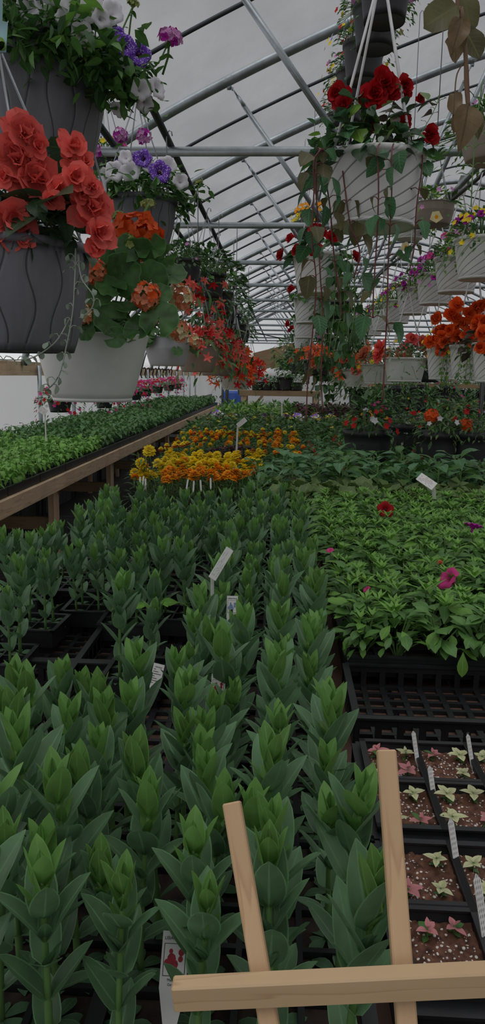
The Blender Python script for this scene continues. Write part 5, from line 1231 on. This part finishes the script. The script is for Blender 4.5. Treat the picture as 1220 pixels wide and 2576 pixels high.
# red salvias and fine bedding plants farther back
def bed_mesh(seed, keys, fk, nf, H=.16, sh='ov', Ln=.05, W=.025, n=60, fs=1, Rr=.1):
    R.seed(seed); ps = [(foliage_mb(keys, sh, Ln, W, n, Rr, H, .02, 2, .5), Matrix.Identity(4))]
    for k in range(nf):
        a = rnd(0, 6.3); q = R.random()**.5; p = dome(q, a, Rr*.8, H, 0, .1); ps.append((fk(), Matrix.Translation(p) @ q2((rnd(-.4, .4), rnd(-.7, .1), .8)).to_matrix().to_4x4() @ Matrix.Scale(fs*rnd(.8, 1.2), 4)))
    return combo(ps)
def patch(name, cat, lab, x0, x1, y0, y1, dx, dy, meshes, z=BT+.03, s0=1):
    k = 0; rows = int((y1-y0)/dy+.5)
    for j in range(max(1, rows)):
        for i in range(max(1, int((x1-x0)/dx+.5))):
            x = x0+dx*(i+.5)+rnd(-.2, .2)*dx; y = y0+dy*(j+.5)+rnd(-.2, .2)*dy
            if not inview((x, y, z+.1), 60): continue
            o = ob(name, R.choice(meshes), None, (x, y, z), (0, 0, rnd(0, 6.3)), s0*rnd(.9, 1.15)); tag(o, lab+', %s row back' % ORDN(j), cat, lab+' row %s' % ORDN(j)); k += 1
    return k
R.seed(51)
SAL = [bed_mesh(800+i, ['mid', 'dark', 'big'], lambda: f_spike('red'), 2 if i else 1, .17, 'ov', .06, .03, 60, 1.1).mesh('salvia_plant') for i in range(3)]+[bed_mesh(805, ['mid', 'dark'], lambda: f_small('red'), 0, .15).mesh('salvia_plant')]
patch('salvia_plant', 'plant', 'red flowered bedding plant behind the broad leaved band', .22, 1.5, 4.95, 7.0, .17, .19, SAL)
GRN = [bed_mesh(810+i, ['dark', 'mid', 'mid'], lambda: f_small('yellow'), 2, .16, 'ov', .06, .03, 60).mesh('bedding_plant') for i in range(3)]
patch('bedding_plant', 'plant', 'green bedding plant between the marigolds and the pansies', -1.0, 1.4, 7.1, 9.3, .2, .24, GRN, s0=1.2)
PAN = [bed_mesh(820+i, ['mid', 'dark'], lambda: f_pansy(*R.choice([('yellow', 'purple_leaf'), ('white_p', 'purple_leaf'), ('yellow', 'yellow'), ('white_p', 'galaxy')])), 7, .12, 'ov', .05, .025, 50, 2.0).mesh('pansy_plant') for i in range(4)]
patch('pansy_plant', 'plant', 'pansy in yellow and white behind the green bedding plants', -1.0, 1.0, 9.4, 10.6, .22, .3, PAN, s0=1.2)
LIM = [bed_mesh(830+i, ['lime', 'mid', 'pet_young'], lambda: f_small('yellow'), 0, .16, 'ov', .07, .03, 50).mesh('young_bedding_plant') for i in range(3)]
patch('young_bedding_plant', 'plant', 'light green young plant behind the pansies', -1.0, .15, 10.7, 13, .24, .3, LIM, s0=1.4)
PNK = [bed_mesh(840+i, ['purple_leaf', 'mid'], lambda: f_small('hotpink'), 14, .14, 'ov', .07, .035, 80, 1.2).mesh('pink_bedding_plant') for i in range(3)]
patch('pink_bedding_plant', 'plant', 'rose pink bedding plant near the far bench', .15, 1.2, 10.7, 13, .24, .3, PNK, s0=1.4)
# plants on the right hand bench (beyond the big pots)
t = thing('growing_bench', 'wooden bench at right carrying the jumble of potted plants', 'bench', (4.2, 0, 0))
mb = MB()
for i in range(26): box(mb, (-1.1+.16*i, 9.2, BT-.012), (.145, 8.4, .024), 'wood_wet')
mb.build('slatted_top', t, smooth=False)
for y in (5.2, 8, 11, 13.2):
    for x in (-1.05, 1.25): mb = MB(); box(mb, (0, 0, (BT-.024)/2), (.085, .085, BT-.024), 'wood_leg'); mb.build('leg', t, (x, y, 0), smooth=False)
def potted(lab, px, py, D, r, h, fk, fl=(), fs=1.1, name='potted_plant', H=.12, z=None, droop=.06, Rr=.17):
    w = P(px, py, D)
    if z is not None: w.z = z+h
    return basket(lab, w, 'black', r, r*.8, h, fk, .3, None, flowers=fl, fs=fs, name=name, cat='potted plant', group='black potted plants', H=H, droop=droop, Rr=Rr)
potted('wide black pot of green plants with a red geranium, nearest the broad leaves', 925, 1085, 5.3, .17, .32, 'upright#1', [('small_red', 8, 1.8), ('small_white_p', 3, 1.8)], .85, z=BT)
potted('black pot of mixed foliage and red blooms second from the right edge', 1105, 1088, 5.1, .16, .33, 'lance#8', [('ger_red', 2, 1), ('small_white_p', 4, 1.5)], .85, z=BT)
potted('black pot at the right edge with fine green foliage', 1200, 1082, 5.05, .16, .34, 'calib_f#3', [('small_lav', 3, 1)], 1.0, z=BT)
potted('black pot of grassy foliage behind the two right hand pots', 1155, 1062, 5.75, .16, .36, 'upright#2', [('small_red', 5, 2)], .8, z=BT)
potted('black pot of bronze and green leaves under the dangling vines', 935, 1048, 6.6, .16, .2, 'beg_bronze#2', [('small_orange', 8, 1.4)], .9, z=BT+.06)
potted('dark tub with trailing stems behind the red salvias', 1025, 1060, 5.9, .16, .33, 'silver_f#3', [('small_red', 4, 1.6)], .85, z=BT)
R.seed(61); k = 0
FKS = ['lance#5', 'silver_f#2', 'bush_f#1', 'upright#1', 'calib_f#1', 'beg_bronze#2', 'lime_f#1', 'silver_f#3', 'purple#1', 'bush_f#2', 'lance#6', 'upright#2']
FLS = [('small_red', 4, 1.5), ('small_pink_p', 4, 1.4), ('small_hotpink', 5, 1.5), ('small_yellow', 2, 1.4), ('rose_coral', 1, .9), ('small_red', 2, 1.6)]
COLR = ['red', 'pale pink', 'hot pink', 'yellow', 'coral', 'scattered red']
for j in range(9):
    for i in range(8):
        x = .55+.46*i+rnd(-.1, .1)+(.3 if j % 2 else 0); y = 7.3+.72*j+rnd(-.15, .15)
        if x < 1.5 and y < 9.5 and x < .9: continue
        if y > 9.2 and x < 1.3 and y < 13.2: continue
        if not inview((x, y, BT+.3), 90): continue
        fk = R.choice(FKS); q = R.randrange(6); hz = R.choice([0, 0, .08, .16]) if 1 < j < 4 else (R.choice([.15, .3, .42]) if j >= 4 else 0)
        fo_ = {'l': 'lance leaved', 's': 'silvery', 'b': 'bushy dark', 'u': 'upright green', 'c': 'fine leaved', 'p': 'purple leaved'}[fk[0]] if fk[:2] not in ('be', 'li') else ('bronze leaved' if fk[:2] == 'be' else 'lime green')
        t = basket('%s potted plant with %s blooms, right bench, %s row back, %s across' % (fo_, COLR[q], ORD[j], ORD[i]), (x, y, BT+.15+hz), 'black', .13, .1, .15+hz, fk, .3, None, flowers=[FLS[q]], fs=rnd(1.0, 1.3), name='potted_plant', cat='potted plant', group='potted plants on the right bench', Rr=.19); k += 1
for i in range(16):
    x = 1.3+.42*i; fk = R.choice(['upright#1', 'bush_f#1', 'lance#5', 'silver_f#2', 'upright#2'])
    basket('tall leafy plant along the far side of the right bench, %s from the aisle' % ORD[i], (x, 13.5+rnd(-.1, .1), 1.35), 'black', .17, .13, .48, fk, .3, None, flowers=[('small_pink_p', 3, 1.6)], fs=1.7, name='potted_plant', cat='potted plant', group='tall plants at the back of the right bench', droop=.2)
# ================================================================ far end: bench, gable beams, posts, blue drum
FB = P(690, 983, 14.5); FZ = FB.z
t = thing('display_bench', 'pale timber bench with potted plants at the far end of the house', 'bench', (FB.x, 14.5, 0))
mb = MB(); box(mb, (.1, 0, FZ-.05), (1.55, .05, .1), 'wood_x'); mb.build('front_board', t, smooth=False)
mb = MB()
for i in range(4): box(mb, (.1, .15+.2*i, FZ-.02), (1.55, .18, .03), 'wood_x')
mb.build('slatted_top', t, smooth=False)
for x in (-.58, .8):
    for y in (.04, .7): mb = MB(); box(mb, (0, 0, (FZ-.04)/2), (.1, .09, FZ-.04), 'wood_leg'); mb.build('leg', t, (x, y, 0), smooth=False)
mb = MB(); beam(mb, (-.5, .0, FZ-.42), (-.22, 0, FZ-.1), .05, .07, 'wood_x', (0, 1, 0)); mb.build('brace', t, smooth=False)
for i, (px, r, fk, lab) in enumerate([(648, .13, 'silver_f#2', 'pale lavender potted plant at the left end of the far bench'), (672, .13, 'bush_f#1', 'dark potted plant second on the far bench'), (692, .12, 'lance#5', 'leafy potted plant in the middle of the far bench'), (717, .17, 'upright#1', 'tall black pot of upright greenery on the far bench'), (745, .14, 'bush_f#2', 'leafy potted plant at the right end of the far bench')]):
    w = P(px, 975, 14.85); h = .16 if i != 3 else .26
    basket(lab, (w.x, 14.85, FZ+h), 'black', r, r*.8, h, fk, .3, None, flowers=[('small_lav', 14, 2)] if i == 0 else [], fs=1.1 if i != 3 else 1.0, name='potted_plant', cat='potted plant', group='pots on the far bench')
basket('spiky yellow green spider plant hung before the timber beam', P(718, 905, 15.5), 'black', .16, .12, .2, 'grass#1', .4, RZ, fs=1.3)
def gbeam(lab, a, b_, D, w_, h_):
    p, q = P(*a, D), P(*b_, D); mb = MB(); beam(mb, p, q, w_, h_, 'wood_x', (0, 0, 1)); return tag(mb.build('timber_beam', smooth=False), lab, 'beam')
gbeam('upper sloping timber beam of the far gable', (640, 905), (790, 868), 17.5, .12, .3)
gbeam('lower sloping timber beam under the upper one at the far gable', (655, 921), (790, 886), 17.2, .1, .18)
gbeam('short dark timber stub below the sloping beams', (680, 922), (700, 917), 16.8, .1, .12)
for lab, px, py, D, r in [('black iron pole at the far end of the left bench', 571, 985, 15.6, .035), ('thin black pole left of the iron pole at the far end', 560, 990, 16.5, .025), ('black hose stand pipe rising among the pots at right', 1211, 1000, 6.2, .018)]:
    w = P(px, py, D); mb = MB(); tube(mb, [(0, 0, 0), (0, 0, w.z+.25)], r, 'hose', 8); tube(mb, [(0, 0, w.z+.25), (0, 0, w.z+.28)], r*1.3, 'hose', 8); tag(mb.build('support_pole', None, (w.x, w.y, 0)), lab, 'pole')
t = thing('barrel', 'bright blue drum standing on the floor at the far end', 'barrel', (P(588, 1000, 17).x, 17, 0)); mb = MB(); lathe(mb, [(0, 0, 0), (.27, 0, 0), (.29, .05, 0), (.29, .3, 0), (.305, .32, 0), (.29, .34, 0), (.29, .6, 0), (.305, .62, 0), (.29, .64, 0), (.28, .92, 0), (.25, .95, 0), (0, .95, 0)] if False else [(.0, .0, 0), (.27, .0, 0), (.29, .05, 0), (.29, .4, 0), (.305, .42, 0), (.29, .44, 0), (.29, .8, 0), (.305, .82, 0), (.29, .84, 0), (.28, 1.15, 0), (.24, 1.2, 0), (0, 1.2, 0)], 'blue', 24); mb.build('drum', t); mb = MB(); tube(mb, [(.12, 0, 1.2), (.12, 0, 1.23)], .035, 'hose', 10); mb.build('bung', t)
t = thing('bucket', 'small blue bucket on the right bench', 'bucket', tuple(P(1135, 995, 8.2))); mb = MB(); lathe(mb, [(0, 0, 0), (.07, 0, 0), (.085, .13, 0), (.09, .14, 0), (.08, .14, 0), (.065, .01, 0)], 'blue', 20); mb.build('pail', t); mb = MB(); tube(mb, [(-.085, 0, .13), (-.05, 0, .19), (0, 0, .21), (.05, 0, .19), (.085, 0, .13)], .004, 'wire', 5); mb.build('handle', t)
t.location.z = BT
mb = MB(); box(mb, (2.2, 12.9, 1.42), (2.4, .06, .07), 'wood_x'); tag(mb.build('shelf_board', smooth=False), 'long timber shelf board beyond the silvery trailers', 'board')
for i in range(16):
    yy = 11.2+.42*i; mb = MB(); tube(mb, smooth_pts([(0, 0, .08), (.03, 0, .1), (.05, 0, .06), (.03, .02, -.02), (.05, .03, -.09)], 3), .012, 'hose', 6)
    tag(mb.build('wall_hook', None, (-2.61, yy, 1.56)), 'black curved hook on the wooden hip board of the left wall', 'hook', 'hooks along the hip board')
for lab, px, py, D, pts in [('white, purple and yellow hang tag among the white baskets', 905, 818, 7.4, 1), ('purple and yellow hang tag beside the white one', 919, 816, 7.5, 2), ('pale yellow hang tag above the purple petunias', 1021, 622, 5.2, 3), ('pale yellow hang tag under the black hose', 1098, 546, 4.5, 3)]:
    t = tagthing('hang_tag', lab, 'plant tag', P(px, py, D), 0, rnd(-15, 15), rnd(-10, 10)); s = .075 if pts < 3 else .04
    card([(-.3*s, -s), (.3*s, -s), (.35*s, .5*s), (.12*s, s), (-.12*s, s), (-.35*s, .5*s)] if pts < 3 else [(-.9*s, -.3*s), (0, -.8*s), (.9*s, -.2*s), (.3*s, .8*s), (-.6*s, .7*s)], {1: 'tag_white', 2: 'galaxy', 3: 'cream'}[pts]).build('card', t, smooth=False)
    shapes(t, [(rect(-.3*s, .3*s, -s, -.35*s), 'yellow')] if pts < 3 else [(disc(0, 0, .25*s), 'orange')])
# ================================================================ light: overcast sky, brighter overhead
wd = bpy.data.worlds.new('overcast'); scene.world = wd; wd.use_nodes = True; nt = wd.node_tree; bg = nt.nodes['Background']
tc = N(nt, 'ShaderNodeTexCoord'); sx = N(nt, 'ShaderNodeSeparateXYZ'); L(nt, tc.outputs['Generated'], sx.inputs[0])
L(nt, ramp(nt, sx.outputs[2], [(0, (.32, .32, .32)), (.015, (.95, .96, .97)), (.12, (.85, .86, .88)), (.2, (.47, .475, .49)), (.5, (.45, .455, .47)), (.8, (1.5, 1.5, 1.52)), (1, (1.9, 1.9, 1.9))]), bg.inputs[0])
# sky glow added low on the left to brighten the left wall and side light
ex = mth(nt, 'MULTIPLY', mth(nt, 'MULTIPLY', mth(nt, 'MAXIMUM', mth(nt, 'MULTIPLY', sx.outputs[0], -1), 0), 2.6), mth(nt, 'SUBTRACT', 1, mth(nt, 'MULTIPLY', sx.outputs[2], 5), True))
L(nt, mth(nt, 'ADD', ex, 1), bg.inputs[1])
sn = bpy.data.lights.new('sun', 'SUN'); sn.energy = .9; sn.angle = rad(40); so = bpy.data.objects.new('sun', sn); COL.objects.link(so); so.rotation_euler = (rad(22), rad(-14), 0)
vs_ = scene.view_settings; vs_.view_transform = 'Standard'; vs_.look = 'None'; vs_.gamma = 1; vs_.use_curve_mapping = False; vs_.exposure = -.8
cy = scene.cycles; cy.max_bounces = 6; cy.diffuse_bounces = 3; cy.glossy_bounces = 2; cy.transmission_bounces = 3; cy.transparent_max_bounces = 6; cy.sample_clamp_indirect = 4
